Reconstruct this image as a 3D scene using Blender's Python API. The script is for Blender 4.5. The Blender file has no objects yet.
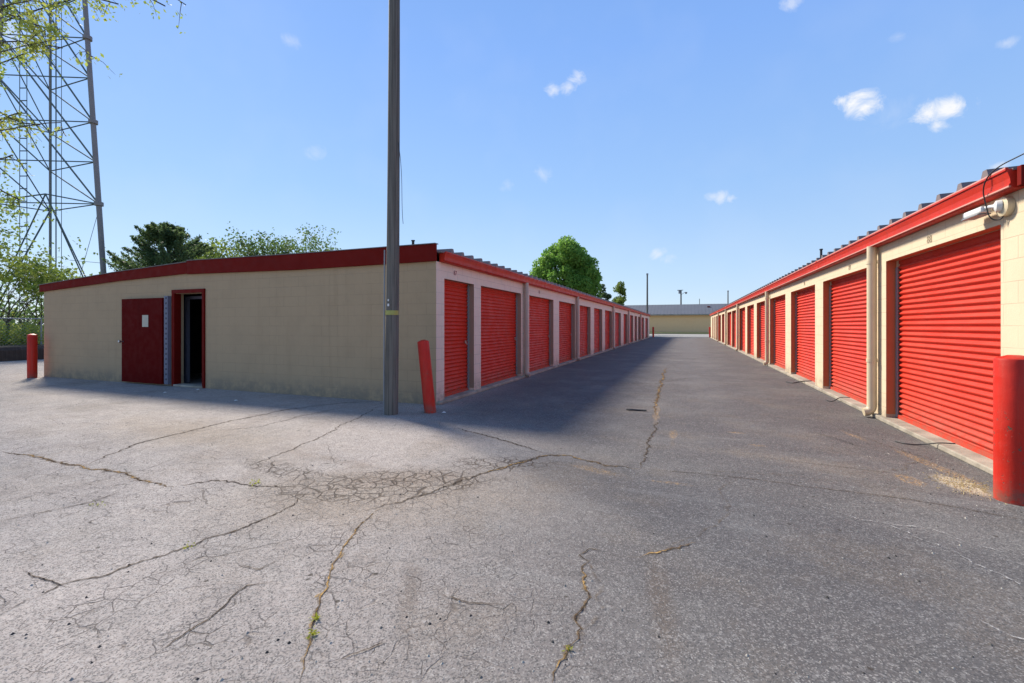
import bpy, math, random
from mathutils import Vector, Matrix
import numpy as np
R = math.radians
scene = bpy.context.scene
col = scene.collection
CAMZ = 1.4
FPX = 449.0
YAW = math.atan(174 / 449)
SN, CS = math.sin(YAW), math.cos(YAW)

# ------------------------------------------------------------------ camera
cd = bpy.data.cameras.new('camera')
cd.sensor_width = 36; cd.lens = 36 * FPX / 1024
cd.shift_y = -15.5 / 1024
cd.clip_end = 5000; cd.clip_start = 0.05
cam = bpy.data.objects.new('camera', cd); col.objects.link(cam)
cam.location = (0, 0, CAMZ); cam.rotation_euler = (R(90), 0, YAW)
scene.camera = cam

# ------------------------------------------------------------------ light
SUN_EL = R(41)
SUN_AZ = R(-63)            # measured from +Y, negative = towards -X
sdir = Vector((math.sin(SUN_AZ) * math.cos(SUN_EL), math.cos(SUN_AZ) * math.cos(SUN_EL), math.sin(SUN_EL)))
sl = bpy.data.lights.new('sun', 'SUN'); sl.energy = 4.4; sl.angle = R(11); sl.color = (1.0, 0.92, 0.80)
so = bpy.data.objects.new('sun', sl); col.objects.link(so)
so.rotation_euler = (-sdir).to_track_quat('-Z', 'Y').to_euler()
so.location = (-40, 15, 40)
scene.view_settings.view_transform = 'Standard'
scene.view_settings.look = 'None'
scene.view_settings.exposure = 0.7
scene.view_settings.gamma = 1

w = bpy.data.worlds.new('World'); scene.world = w; w.use_nodes = True
nt = w.node_tree; nt.nodes.clear()
N = nt.nodes; LK = nt.links
sky = N.new('ShaderNodeTexSky'); sky.sky_type = 'NISHITA'; sky.sun_disc = False
sky.sun_elevation = SUN_EL; sky.sun_rotation = SUN_AZ
sky.air_density = 0.9; sky.dust_density = 0.1; sky.ozone_density = 1.2; sky.altitude = 0
tc = N.new('ShaderNodeTexCoord')
noi = N.new('ShaderNodeTexNoise'); noi.inputs['Scale'].default_value = 26; noi.inputs['Detail'].default_value = 6
noi.inputs['Roughness'].default_value = 0.7; noi.inputs['Distortion'].default_value = .6
LK.new(tc.outputs['Generated'], noi.inputs['Vector'])
noi2 = N.new('ShaderNodeTexNoise'); noi2.inputs['Scale'].default_value = 9; noi2.inputs['Detail'].default_value = 3
LK.new(tc.outputs['Generated'], noi2.inputs['Vector'])
def wm(op, a, b=None, clamp=False):
    n = N.new('ShaderNodeMath'); n.operation = op; n.use_clamp = clamp
    for i, v in enumerate((a, b)):
        if v is None: continue
        if isinstance(v, (int, float)): n.inputs[i].default_value = v
        else: LK.new(v, n.inputs[i])
    return n.outputs[0]
total = None
# clouds and one wide white patch of painted sun glare: (azimuth/elevation from the view direction, angular radius, density)
CL = [(-.002, 0, 0, 0)]
CL = [(855, 103, 19, 1.0), (866, 107, 17, 1.0), (842, 101, 9, .9), (929, 113, 17, .95), (946, 110, 18, 1.0), (938, 126, 10, .8),
      (577, 78, 11, .7), (569, 88, 10, .6), (553, 90, 8, .6), (543, 175, 12, .28), (722, 197, 9, .55), (731, 198, 7, .5), (712, 197, 7, .5), (658, 254, 9, .45), (666, 260, 9, .38),
      (791, 3, 11, .45), (898, 37, 9, .2), (1006, 43, 9, .4), (316, 153, 11, .25), (290, 41, 10, .25), (508, 186, 8, .18), (999, 166, 9, .6), (895, 112, 24, .10), (0, 30, 34, .55), (300, 238, 14, .15)]
for px, py, r, dens in CL:
    u = (px - 512) / FPX; v = (326 - py) / FPX
    d = Vector((-SN + CS * u, CS + SN * u, v)); k = d.length; d.normalize()
    sub = N.new('ShaderNodeVectorMath'); sub.operation = 'SUBTRACT'
    LK.new(tc.outputs['Generated'], sub.inputs[0]); sub.inputs[1].default_value = d
    sc = N.new('ShaderNodeVectorMath'); sc.operation = 'MULTIPLY'
    LK.new(sub.outputs[0], sc.inputs[0]); sc.inputs[1].default_value = (1, 1, 1.5)
    le = N.new('ShaderNodeVectorMath'); le.operation = 'LENGTH'; LK.new(sc.outputs[0], le.inputs[0])
    rad = r / FPX / (k ** 1.5) * 1.15
    t = wm('DIVIDE', le.outputs['Value'], rad)
    t = wm('SUBTRACT', 1.0, t)
    nn = wm('MULTIPLY', wm('SUBTRACT', noi.outputs['Fac'], 0.5), 3.4)
    t = wm('ADD', t, nn)
    t = wm('MULTIPLY', t, .9 , True)
    # keep the noise from spreading past the cloud's own reach
    lim = wm('SUBTRACT', 1.75, wm('DIVIDE', le.outputs['Value'], rad), True)
    t = wm('MULTIPLY', wm('MULTIPLY', t, lim), dens)
    total = t if total is None else wm('MAXIMUM', total, t)
# faint high veil
veil = wm('MULTIPLY', wm('SUBTRACT', noi2.outputs['Fac'], 0.48, True), 0.15, True)
total = wm('MAXIMUM', total, veil)
hsv = N.new('ShaderNodeHueSaturation'); hsv.inputs['Saturation'].default_value = 1.0; hsv.inputs['Value'].default_value = 1.0
LK.new(sky.outputs[0], hsv.inputs['Color'])
sz = N.new('ShaderNodeSeparateXYZ'); LK.new(tc.outputs['Generated'], sz.inputs[0])
cr_ = N.new('ShaderNodeValToRGB'); LK.new(sz.outputs[2], cr_.inputs[0])
el = cr_.color_ramp.elements; el[0].position = 0.0; el[0].color = (.36, .455, .575, 1); el[1].position = 1.0; el[1].color = (.08, .19, .46, 1)
for p_, c_ in ((.12, (.31, .435, .605, 1)), (.28, (.225, .375, .625, 1)), (.52, (.16, .305, .64, 1))):
    e_ = el.new(p_); e_.color = c_
up_ = N.new('ShaderNodeMixRGB'); up_.blend_type = 'MULTIPLY'; up_.inputs[0].default_value = 1; LK.new(cr_.outputs[0], up_.inputs[1]); up_.inputs[2].default_value = (10, 10, 10, 1)
air = N.new('ShaderNodeMixRGB'); air.inputs[0].default_value = .78; LK.new(hsv.outputs[0], air.inputs[1]); LK.new(up_.outputs[0], air.inputs[2])
mix = N.new('ShaderNodeMixRGB'); LK.new(total, mix.inputs['Fac']); LK.new(air.outputs[0], mix.inputs['Color1'])
mix.inputs['Color2'].default_value = (5.9, 6.0, 6.2, 1)
bg = N.new('ShaderNodeBackground'); bg.inputs['Strength'].default_value = 0.10
LK.new(mix.outputs[0], bg.inputs['Color'])
wo = N.new('ShaderNodeOutputWorld'); LK.new(bg.outputs[0], wo.inputs['Surface'])

# ------------------------------------------------------------------ helpers
def G(px, py, z=0.0):
    u = (px - 512) / FPX; t = (CAMZ - z) * FPX / (py - 326)
    return Vector((t * (-SN + CS * u), t * (CS + SN * u), z))
def P(px, py, fwd):
    u = (px - 512) / FPX
    return Vector((fwd * (-SN + CS * u), fwd * (CS + SN * u), CAMZ + (326 - py) / FPX * fwd))

class MB:
    def __init__(s): s.v = []; s.f = []; s.m = []; s.cm = 0
    def face(s, pts):
        i = len(s.v); s.v += [tuple(p) for p in pts]; s.f.append(tuple(range(i, i + len(pts)))); s.m.append(s.cm)
    def box(s, x0, x1, y0, y1, z0, z1):
        i = len(s.v)
        s.v += [(x0, y0, z0), (x1, y0, z0), (x1, y1, z0), (x0, y1, z0), (x0, y0, z1), (x1, y0, z1), (x1, y1, z1), (x0, y1, z1)]
        for q in ((0, 3, 2, 1), (4, 5, 6, 7), (0, 1, 5, 4), (1, 2, 6, 5), (2, 3, 7, 6), (3, 0, 4, 7)):
            s.f.append(tuple(i + k for k in q)); s.m.append(s.cm)
        return s
    def prism_y(s, prof, y0, y1):        # profile (x,z) extruded along y
        i = len(s.v); n = len(prof)
        s.v += [(x, y0, z) for x, z in prof] + [(x, y1, z) for x, z in prof]
        for k in range(n):
            k2 = (k + 1) % n; s.f.append((i + k, i + k2, i + n + k2, i + n + k)); s.m.append(s.cm)
        s.f.append(tuple(i + n - 1 - k for k in range(n))); s.f.append(tuple(i + n + k for k in range(n))); s.m += [s.cm] * 2
        return s
    def prism_x(s, prof, x0, x1):        # profile (y,z) extruded along x
        i = len(s.v); n = len(prof)
        s.v += [(x0, y, z) for y, z in prof] + [(x1, y, z) for y, z in prof]
        for k in range(n):
            k2 = (k + 1) % n; s.f.append((i + k, i + k2, i + n + k2, i + n + k)); s.m.append(s.cm)
        s.f.append(tuple(i + n - 1 - k for k in range(n))); s.f.append(tuple(i + n + k for k in range(n))); s.m += [s.cm] * 2
        return s
    def prism_yb(s, prof, yb0, yb1):     # profile (x,z) between y planes (alias)
        return s.prism_y(prof, yb0, yb1)
    def path(s, pts, rads, n=8, cap=True):
        pts = [Vector(p) for p in pts]; i0 = len(s.v)
        if isinstance(rads, (int, float)): rads = [rads] * len(pts)
        up = None
        for k, p in enumerate(pts):
            a = pts[max(k - 1, 0)]; b = pts[min(k + 1, len(pts) - 1)]
            t = (b - a).normalized()
            if up is None:
                up = Vector((0, 0, 1)) if abs(t.z) < .9 else Vector((1, 0, 0))
            x = t.cross(up).normalized(); y = x.cross(t).normalized(); up = y
            for j in range(n):
                an = 2 * math.pi * j / n
                s.v.append(tuple(p + (x * math.cos(an) + y * math.sin(an)) * rads[k]))
        for k in range(len(pts) - 1):
            for j in range(n):
                j2 = (j + 1) % n
                s.f.append((i0 + k * n + j, i0 + k * n + j2, i0 + (k + 1) * n + j2, i0 + (k + 1) * n + j)); s.m.append(s.cm)
        if cap:
            s.f.append(tuple(i0 + n - 1 - j for j in range(n))); s.m.append(s.cm)
            e = i0 + (len(pts) - 1) * n
            s.f.append(tuple(e + j for j in range(n))); s.m.append(s.cm)
        return s
    def build(s, name, mats, parent=None, origin=None, smooth=False, bevel=0):
        if not isinstance(mats, (list, tuple)): mats = [mats]
        if origin is None: origin = parent['_w'] if parent else (0, 0, 0)
        o0 = Vector(origin)
        me = bpy.data.meshes.new(name)
        me.from_pydata([tuple(Vector(v) - o0) for v in s.v], [], s.f)
        for m in mats: me.materials.append(m)
        if len(mats) > 1: me.polygons.foreach_set('material_index', s.m)
        if smooth: me.polygons.foreach_set('use_smooth', [True] * len(me.polygons)); 
        me.validate(); me.update()
        o = bpy.data.objects.new(name, me); col.objects.link(o)
        if smooth == 'auto' or smooth: 
            try: me.set_sharp_from_angle(angle=R(50))
            except Exception: pass
        if bevel:
            b = o.modifiers.new('bevel', 'BEVEL'); b.width = bevel; b.segments = 2; b.limit_method = 'ANGLE'
        o['_w'] = tuple(o0)
        if parent:
            o.parent = parent; o.location = o0 - Vector(parent['_w'])
        else: o.location = o0
        return o
def empty(name, loc, label=None, cat=None, group=None):
    o = bpy.data.objects.new(name, None); col.objects.link(o); o.location = loc; o['_w'] = tuple(loc)
    o.empty_display_size = .3
    tag(o, label, cat, group); return o
def tag(o, label=None, cat=None, group=None, kind=None):
    if label: o['label'] = label
    if cat: o['category'] = cat
    if group: o['group'] = group
    if kind: o['kind'] = kind
    return o
def copy_tree(o, parent=None):
    c = o.copy(); col.objects.link(c); c.parent = parent
    for ch in [x for x in bpy.data.objects if x.parent == o]: copy_tree(ch, c)
    return c

# ------------------------------------------------------------------ materials
class MT:
    """small node helper"""
    def __init__(s, name):
        s.mat = bpy.data.materials.new(name); s.mat.use_nodes = True
        s.n = s.mat.node_tree.nodes; s.l = s.mat.node_tree.links
        s.b = s.n['Principled BSDF']
        s.geo = s.n.new('ShaderNodeNewGeometry'); s.pos = s.geo.outputs['Position']
    def set(s, i, v):
        if hasattr(v, 'is_linked') or hasattr(v, 'links'): s.l.new(v, i)
        elif isinstance(v, (tuple, list)) and len(v) == 3 and i.type == 'RGBA': i.default_value = (*v, 1)
        else: i.default_value = v
    def noise(s, scale, detail=4, rough=.55, vec=None, w=0.0):
        t = s.n.new('ShaderNodeTexNoise'); t.inputs['Scale'].default_value = scale; t.inputs['Detail'].default_value = detail
        t.inputs['Roughness'].default_value = rough; t.inputs['Distortion'].default_value = w
        s.l.new(vec or s.pos, t.inputs['Vector']); return t.outputs['Fac']
    def m(s, op, a, b=None, c=None, clamp=False):
        t = s.n.new('ShaderNodeMath'); t.operation = op; t.use_clamp = clamp
        for i, v in enumerate((a, b, c)):
            if v is not None: s.set(t.inputs[i], v)
        return t.outputs[0]
    def ramp(s, v, a, b, lo=0.0, hi=1.0):
        t = s.n.new('ShaderNodeMapRange'); t.interpolation_type = 'SMOOTHSTEP'
        s.set(t.inputs[0], v); t.inputs[1].default_value = a; t.inputs[2].default_value = b
        t.inputs[3].default_value = lo; t.inputs[4].default_value = hi; return t.outputs[0]
    def mix(s, f, a, b, mode='MIX'):
        t = s.n.new('ShaderNodeMixRGB'); t.blend_type = mode
        s.set(t.inputs[0], f); s.set(t.inputs[1], a); s.set(t.inputs[2], b); return t.outputs[0]
    def vec(s, op, a, b):
        t = s.n.new('ShaderNodeVectorMath'); t.operation = op
        s.set(t.inputs[0], a); s.set(t.inputs[1], b); return t.outputs[0] if op not in ('LENGTH', 'DISTANCE') else t.outputs['Value']
    def mapping(s, loc=(0, 0, 0), rot=(0, 0, 0), scale=(1, 1, 1), vec=None):
        t = s.n.new('ShaderNodeMapping'); t.vector_type = 'POINT'
        t.inputs['Location'].default_value = loc; t.inputs['Rotation'].default_value = rot; t.inputs['Scale'].default_value = scale
        s.l.new(vec or s.pos, t.inputs['Vector']); return t.outputs[0]
    def blob(s, x, y, rx, ry, rot=0.0, soft=1.0, wob=0.5, vec=None):
        """soft elongated patch on the ground around (x, y)"""
        a = s.vec('SUBTRACT', vec or s.pos, (x, y, 0))
        t = s.n.new('ShaderNodeMapping'); t.vector_type = 'POINT'; t.inputs['Rotation'].default_value = (0, 0, -rot)
        s.l.new(a, t.inputs['Vector'])
        b = s.vec('DIVIDE', t.outputs[0], (rx, ry, 1000))
        d = s.vec('LENGTH', b, (0, 0, 0))
        d = s.m('ADD', d, s.m('MULTIPLY', s.m('SUBTRACT', s.noise(1.6, 4), .5), wob * 2))
        return s.ramp(d, 1.0, 1.0 - soft)
    def bump(s, h, strength=.3, dist=.01, prev=None):
        t = s.n.new('ShaderNodeBump'); t.inputs['Strength'].default_value = strength; t.inputs['Distance'].default_value = dist
        s.set(t.inputs['Height'], h)
        if prev is not None: s.l.new(prev, t.inputs['Normal'])
        return t.outputs[0]
    def out(s, c=None, rough=None, normal=None, metal=None, spec=None):
        if c is not None: s.set(s.b.inputs['Base Color'], c)
        if rough is not None: s.set(s.b.inputs['Roughness'], rough)
        if normal is not None: s.l.new(normal, s.b.inputs['Normal'])
        if metal is not None: s.set(s.b.inputs['Metallic'], metal)
        if spec is not None: s.b.inputs['Specular IOR Level'].default_value = spec
        return s.mat

def block_mat(name, base, mortar, stain=.25, xoff=0.0, zoff=0.0, jdepth=.5, jmix=.55):
    t = MT(name)
    sx = t.n.new('ShaderNodeSeparateXYZ'); t.l.new(t.pos, sx.inputs[0])
    cx = t.n.new('ShaderNodeCombineXYZ')
    t.l.new(t.m('ADD', t.m('ADD', sx.outputs[0], sx.outputs[1]), 100.0 + xoff), cx.inputs[0]); t.l.new(t.m('ADD', sx.outputs[2], zoff + 4), cx.inputs[1])
    wob = t.m('MULTIPLY', t.m('SUBTRACT', t.noise(7, 2), .5), .012)
    t2 = t.vec('ADD', cx.outputs[0], (0, 0, 0))
    br = t.n.new('ShaderNodeTexBrick'); br.offset = .5; br.inputs['Scale'].default_value = 1
    br.inputs['Brick Width'].default_value = .4; br.inputs['Row Height'].default_value = .2
    br.inputs['Mortar Size'].default_value = .0055; br.inputs['Mortar Smooth'].default_value = .55
    br.inputs['Color1'].default_value = (1, 1, 1, 1); br.inputs['Color2'].default_value = (.9, .9, .9, 1); br.inputs['Mortar'].default_value = (0, 0, 0, 1)
    br.inputs['Bias'].default_value = -.2
    t.l.new(t2, br.inputs['Vector'])
    patch = t.ramp(t.noise(1.3, 3), .35, .62, .35, 1.0)      # joints partly filled with paint
    mort = t.m('MULTIPLY', br.outputs['Fac'], patch)
    c = t.mix(t.m('MULTIPLY', mort, jmix), base, mortar)
    c = t.mix(1.0, c, br.outputs['Color'], 'MULTIPLY') if False else c
    # block-to-block tone, blotches, grime at the foot, streaks under the eave
    c = t.mix(t.m('MULTIPLY', t.ramp(t.noise(2.2, 5, .6), .4, .75), stain), c, tuple(x * .72 for x in base))
    c = t.mix(t.m('MULTIPLY', t.ramp(t.noise(11, 4, .6), .55, .8), stain * .7), c, tuple(x * .7 for x in base))
    st = t.noise(1.0, 4, .6, vec=t.mapping(scale=(7, 7, .35)))
    c = t.mix(t.m('MULTIPLY', t.ramp(st, .52, .78), stain * .8), c, (base[0] * .62, base[1] * .58, base[2] * .5))
    foot = t.m('MULTIPLY', t.ramp(sx.outputs[2], .45, .0), t.ramp(t.noise(6, 5, .7), .3, .65))
    c = t.mix(t.m('MULTIPLY', foot, .75), c, (.20, .17, .13))
    bm = t.bump(mort, .5 * jdepth, -.008)
    bm = t.bump(t.noise(60, 5, .65), .28, .006, bm)
    bm = t.bump(t.noise(5, 3), .15, .01, bm)
    return t.out(c, .78, bm, spec=.25)

M = {}
M['wall_shade_tan'] = block_mat('painted_block_shade_tan', (.46, .325, .19), (.20, .14, .08), .24, jdepth=.6, jmix=.33)  # the end wall's shade is put into this darker block colour
M['wall_bounce_pink'] = block_mat('painted_block_drive', (.82, .64, .50), (.36, .30, .24), .2)  # same building's lane side, bounced light painted in as paler pink
M['wall_cream'] = block_mat('painted_block_cream', (.67, .545, .37), (.36, .28, .19), .16, .14)
M['wall_far'] = block_mat('painted_block_far', (.96, .60, .30), (.78, .46, .22), .12)
def paint(name, base, rough=.45, var=.25, dirt=(.10, .07, .05), scale=3.0, fine=.1, chips=None, spec=.4, streak=.25):
    t = MT(name)
    c = t.mix(t.m('MULTIPLY', t.ramp(t.noise(scale, 5, .6), .35, .75), var), base, tuple(x * .62 for x in base))
    st = t.noise(1.0, 4, .6, vec=t.mapping(scale=(9, 9, .5)))
    c = t.mix(t.m('MULTIPLY', t.ramp(st, .5, .8), streak), c, dirt)
    if chips:
        c = t.mix(t.ramp(t.noise(23, 5, .7), .70, .74), c, chips)
    bm = t.bump(t.noise(45, 4, .6), fine, .004)
    return t.out(c, t.ramp(t.noise(6, 3), .3, .7, rough - .08, rough + .12), bm, spec=spec)
def door_paint():
    t = MT('red_shutter')
    oi = t.n.new('ShaderNodeObjectInfo'); tcn = t.n.new('ShaderNodeTexCoord'); ob = tcn.outputs['Object']
    sx = t.n.new('ShaderNodeSeparateXYZ'); t.l.new(ob, sx.inputs[0])
    c = t.mix(t.m('MULTIPLY', oi.outputs['Random'], .45), (.64, .036, .014), (.50, .040, .022))
    c = t.mix(t.m('MULTIPLY', t.ramp(t.noise(1.1, 5, .65), .35, .75), .35), c, (.62, .085, .05))
    c = t.mix(t.m('MULTIPLY', t.ramp(t.noise(5, 6, .7), .5, .75), .3), c, (.33, .03, .015))
    st = t.noise(1.0, 5, .65, vec=t.mapping(scale=(14, 14, .5)))
    c = t.mix(t.m('MULTIPLY', t.ramp(st, .52, .78), .35), c, (.27, .05, .03))
    foot = t.m('MULTIPLY', t.ramp(sx.outputs[2], .42, .0), t.ramp(t.noise(8, 5, .7), .3, .65))
    c = t.mix(t.m('MULTIPLY', foot, .55), c, (.22, .12, .08))
    c = t.mix(t.ramp(t.noise(34, 4, .8), .72, .76), c, (.16, .06, .045))
    bm = t.bump(t.noise(1.7, 3, .5), .5, .05)
    bm = t.bump(t.noise(40, 4, .6), .12, .004, bm)
    return t.out(c, t.ramp(t.noise(4, 4), .3, .7, .42, .62), bm, spec=.25)
M['red_door'] = door_paint()
def post_paint():
    t = MT('red_post_paint')
    sx = t.n.new('ShaderNodeSeparateXYZ'); t.l.new(t.pos, sx.inputs[0])
    c = t.mix(t.m('MULTIPLY', t.ramp(t.noise(4, 6, .65), .35, .75), .45), (.58, .020, .008), (.36, .020, .012))
    st = t.noise(1.0, 5, .65, vec=t.mapping(scale=(22, 22, 1.2)))
    c = t.mix(t.m('MULTIPLY', t.ramp(st, .5, .78), .4), c, (.50, .09, .05))
    chip = t.m('MULTIPLY', t.ramp(t.noise(26, 5, .75), .60, .64), t.ramp(t.noise(3.3, 3), .45, .6))
    c = t.mix(chip, c, (.16, .085, .05))
    foot = t.m('MULTIPLY', t.ramp(sx.outputs[2], .22, .0), t.ramp(t.noise(14, 5, .7), .3, .6))
    c = t.mix(t.m('MULTIPLY', foot, .75), c, (.16, .10, .07))
    bm = t.bump(chip, .6, -.003); bm = t.bump(t.noise(9, 5, .6), .35, .012, bm)
    return t.out(c, t.ramp(t.noise(7, 4), .3, .7, .4, .62), bm, spec=.3)
M['red_bollard'] = post_paint()
M['red_trim'] = paint('red_trim', (.56, .030, .012), .45, .35, (.26, .035, .02), 2.0, .25, spec=.25, streak=.45, chips=(.22, .08, .05))
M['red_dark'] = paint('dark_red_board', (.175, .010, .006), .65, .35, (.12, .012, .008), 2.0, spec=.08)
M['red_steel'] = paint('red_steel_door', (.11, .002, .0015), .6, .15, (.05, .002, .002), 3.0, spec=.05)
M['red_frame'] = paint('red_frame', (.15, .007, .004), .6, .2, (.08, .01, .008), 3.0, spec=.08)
M['lip'] = paint('worn_lit_lip', (.66, .30, .23), .4, .4, (.5, .1, .08), 6.0)  # worn lip edges with their sunlit highlight painted in as the pale tone
M['jamb_rust'] = paint('jamb_rust', (.46, .155, .065), .6, .2, (.25, .10, .05), 3.0, spec=.2)
M['jamb_tan'] = paint('jamb_tan', (.36, .245, .175), .6, .2, (.2, .14, .1), 3.0, spec=.2)
M['cream_pipe'] = paint('cream_pipe', (.66, .55, .36), .42, .25, (.3, .22, .12), 4.0)
M['tan_pipe'] = paint('tan_pipe', (.50, .40, .32), .45, .25, (.25, .18, .12), 4.0)
M['white_metal'] = paint('white_enamel', (.72, .72, .68), .35, .15, (.35, .32, .28), 6.0)
M['steel'] = MT('bare_steel').out((.55, .54, .50), .35, metal=.9)
M['galv'] = paint('galvanised', (.26, .27, .28), .5, .3, (.16, .15, .14), 1.0)
M['tower'] = paint('tower_steel', (.115, .15, .145), .85, .3, (.05, .05, .05), 1.0)
M['tower_leg'] = paint('tower_leg_steel', (.25, .22, .21), .5, .3, (.14, .12, .11), 1.0)
M['dark'] = MT('dark_rubber').out((.02, .02, .022), .6)
M['interior'] = paint('interior_darkness', (.02, .018, .016), .8, .3)  # near-black, the unlit room's darkness is put into the wall colour
M['roof'] = paint('roof_sheet', (.20, .155, .145), .5, .35, (.10, .08, .07), 1.2)
M['far_roof'] = paint('far_roof_sheet', (.105, .11, .125), .7, .3, (.10, .11, .13), .5)
M['vinyl'] = paint('pale_jamb', (.16, .16, .21), .5, .2, (.2, .2, .22), 8.0)
M['paper'] = MT('paper_notice').out((.52, .47, .36), .8)
M['ink'] = MT('number_red').out((.30, .03, .04), .6)
M['ink_pale'] = MT('number_faded').out((.33, .26, .16), .7)
M['reflector'] = MT('reflector_yellow').out((.36, .34, .08), .4)

def concrete(name, base):
    t = MT(name)
    c = t.mix(t.ramp(t.noise(3, 5, .6), .35, .7), base, tuple(x * .6 for x in base))
    c = t.mix(t.m('MULTIPLY', t.ramp(t.noise(40, 4, .7), .5, .75), .5), c, tuple(x * .55 for x in base))
    return t.out(c, .85, t.bump(t.noise(50, 5, .7), .5, .01), spec=.2)
M['sill'] = concrete('sill_concrete', (.42, .37, .29))
M['road'] = concrete('road_concrete', (.36, .34, .30))
def wood(name, base):
    t = MT(name)
    g = t.noise(1.0, 6, .65, vec=t.mapping(scale=(40, 40, .8)))
    c = t.mix(t.ramp(g, .35, .68), base, tuple(x * .5 for x in base))
    c = t.mix(t.m('MULTIPLY', t.ramp(t.noise(2, 4), .5, .75), .4), c, (.16, .13, .10))
    return t.out(c, .8, t.bump(g, .6, .01), spec=.2)
M['pole'] = wood('weathered_pole', (.19, .168, .14))
M['bark'] = wood('bark', (.11, .085, .065))
M['bark_dark'] = wood('bark_dark', (.045, .038, .03))
M['bank'] = wood('timber_bank', (.07, .05, .04))
M['grass'] = MT('grass_ground').mat
t = MT('grass_ground2'); M['grass'] = t.out(t.mix(t.ramp(t.noise(2, 5), .3, .7), (.05, .085, .02), (.11, .12, .04)), .9, t.bump(t.noise(30, 4), .8, .03))

def leaf_mat(name, a, b, scale=.8):
    t = MT(name)
    c = t.mix(t.ramp(t.noise(scale, 4, .6), .35, .65), a, b)
    c = t.mix(t.m('MULTIPLY', t.ramp(t.noise(scale * 12, 2), .4, .7), .45), c, tuple(x * 1.45 for x in b))
    t.out(c, .55, spec=.3)
    tr = t.n.new('ShaderNodeBsdfTranslucent'); t.l.new(c, tr.inputs[0])
    ms = t.n.new('ShaderNodeMixShader'); ms.inputs[0].default_value = .55
    t.l.new(t.b.outputs[0], ms.inputs[1]); t.l.new(tr.outputs[0], ms.inputs[2])
    t.l.new(ms.outputs[0], t.n['Material Output'].inputs[0])
    return t.mat
M['leaf_maple'] = leaf_mat('leaf_maple', (.13, .28, .05), (.23, .39, .07), .35)
M['leaf_dark'] = leaf_mat('leaf_cedar', (.08, .135, .06), (.13, .19, .07), .6)
M['leaf_light'] = leaf_mat('leaf_light', (.12, .20, .04), (.20, .26, .05), .6)
M['leaf_mid'] = leaf_mat('leaf_mid', (.08, .14, .045), (.13, .19, .06), .6)
M['leaf_spring'] = leaf_mat('leaf_spring', (.24, .34, .06), (.42, .44, .09), .9)
M['leaf_scrub'] = leaf_mat('leaf_scrub', (.13, .21, .04), (.25, .30, .06), .7)
M['leaf_weed'] = leaf_mat('leaf_weed', (.28, .34, .03), (.40, .40, .05), 5)
M['straw'] = leaf_mat('dry_straw', (.42, .33, .17), (.55, .45, .26), 5)

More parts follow.
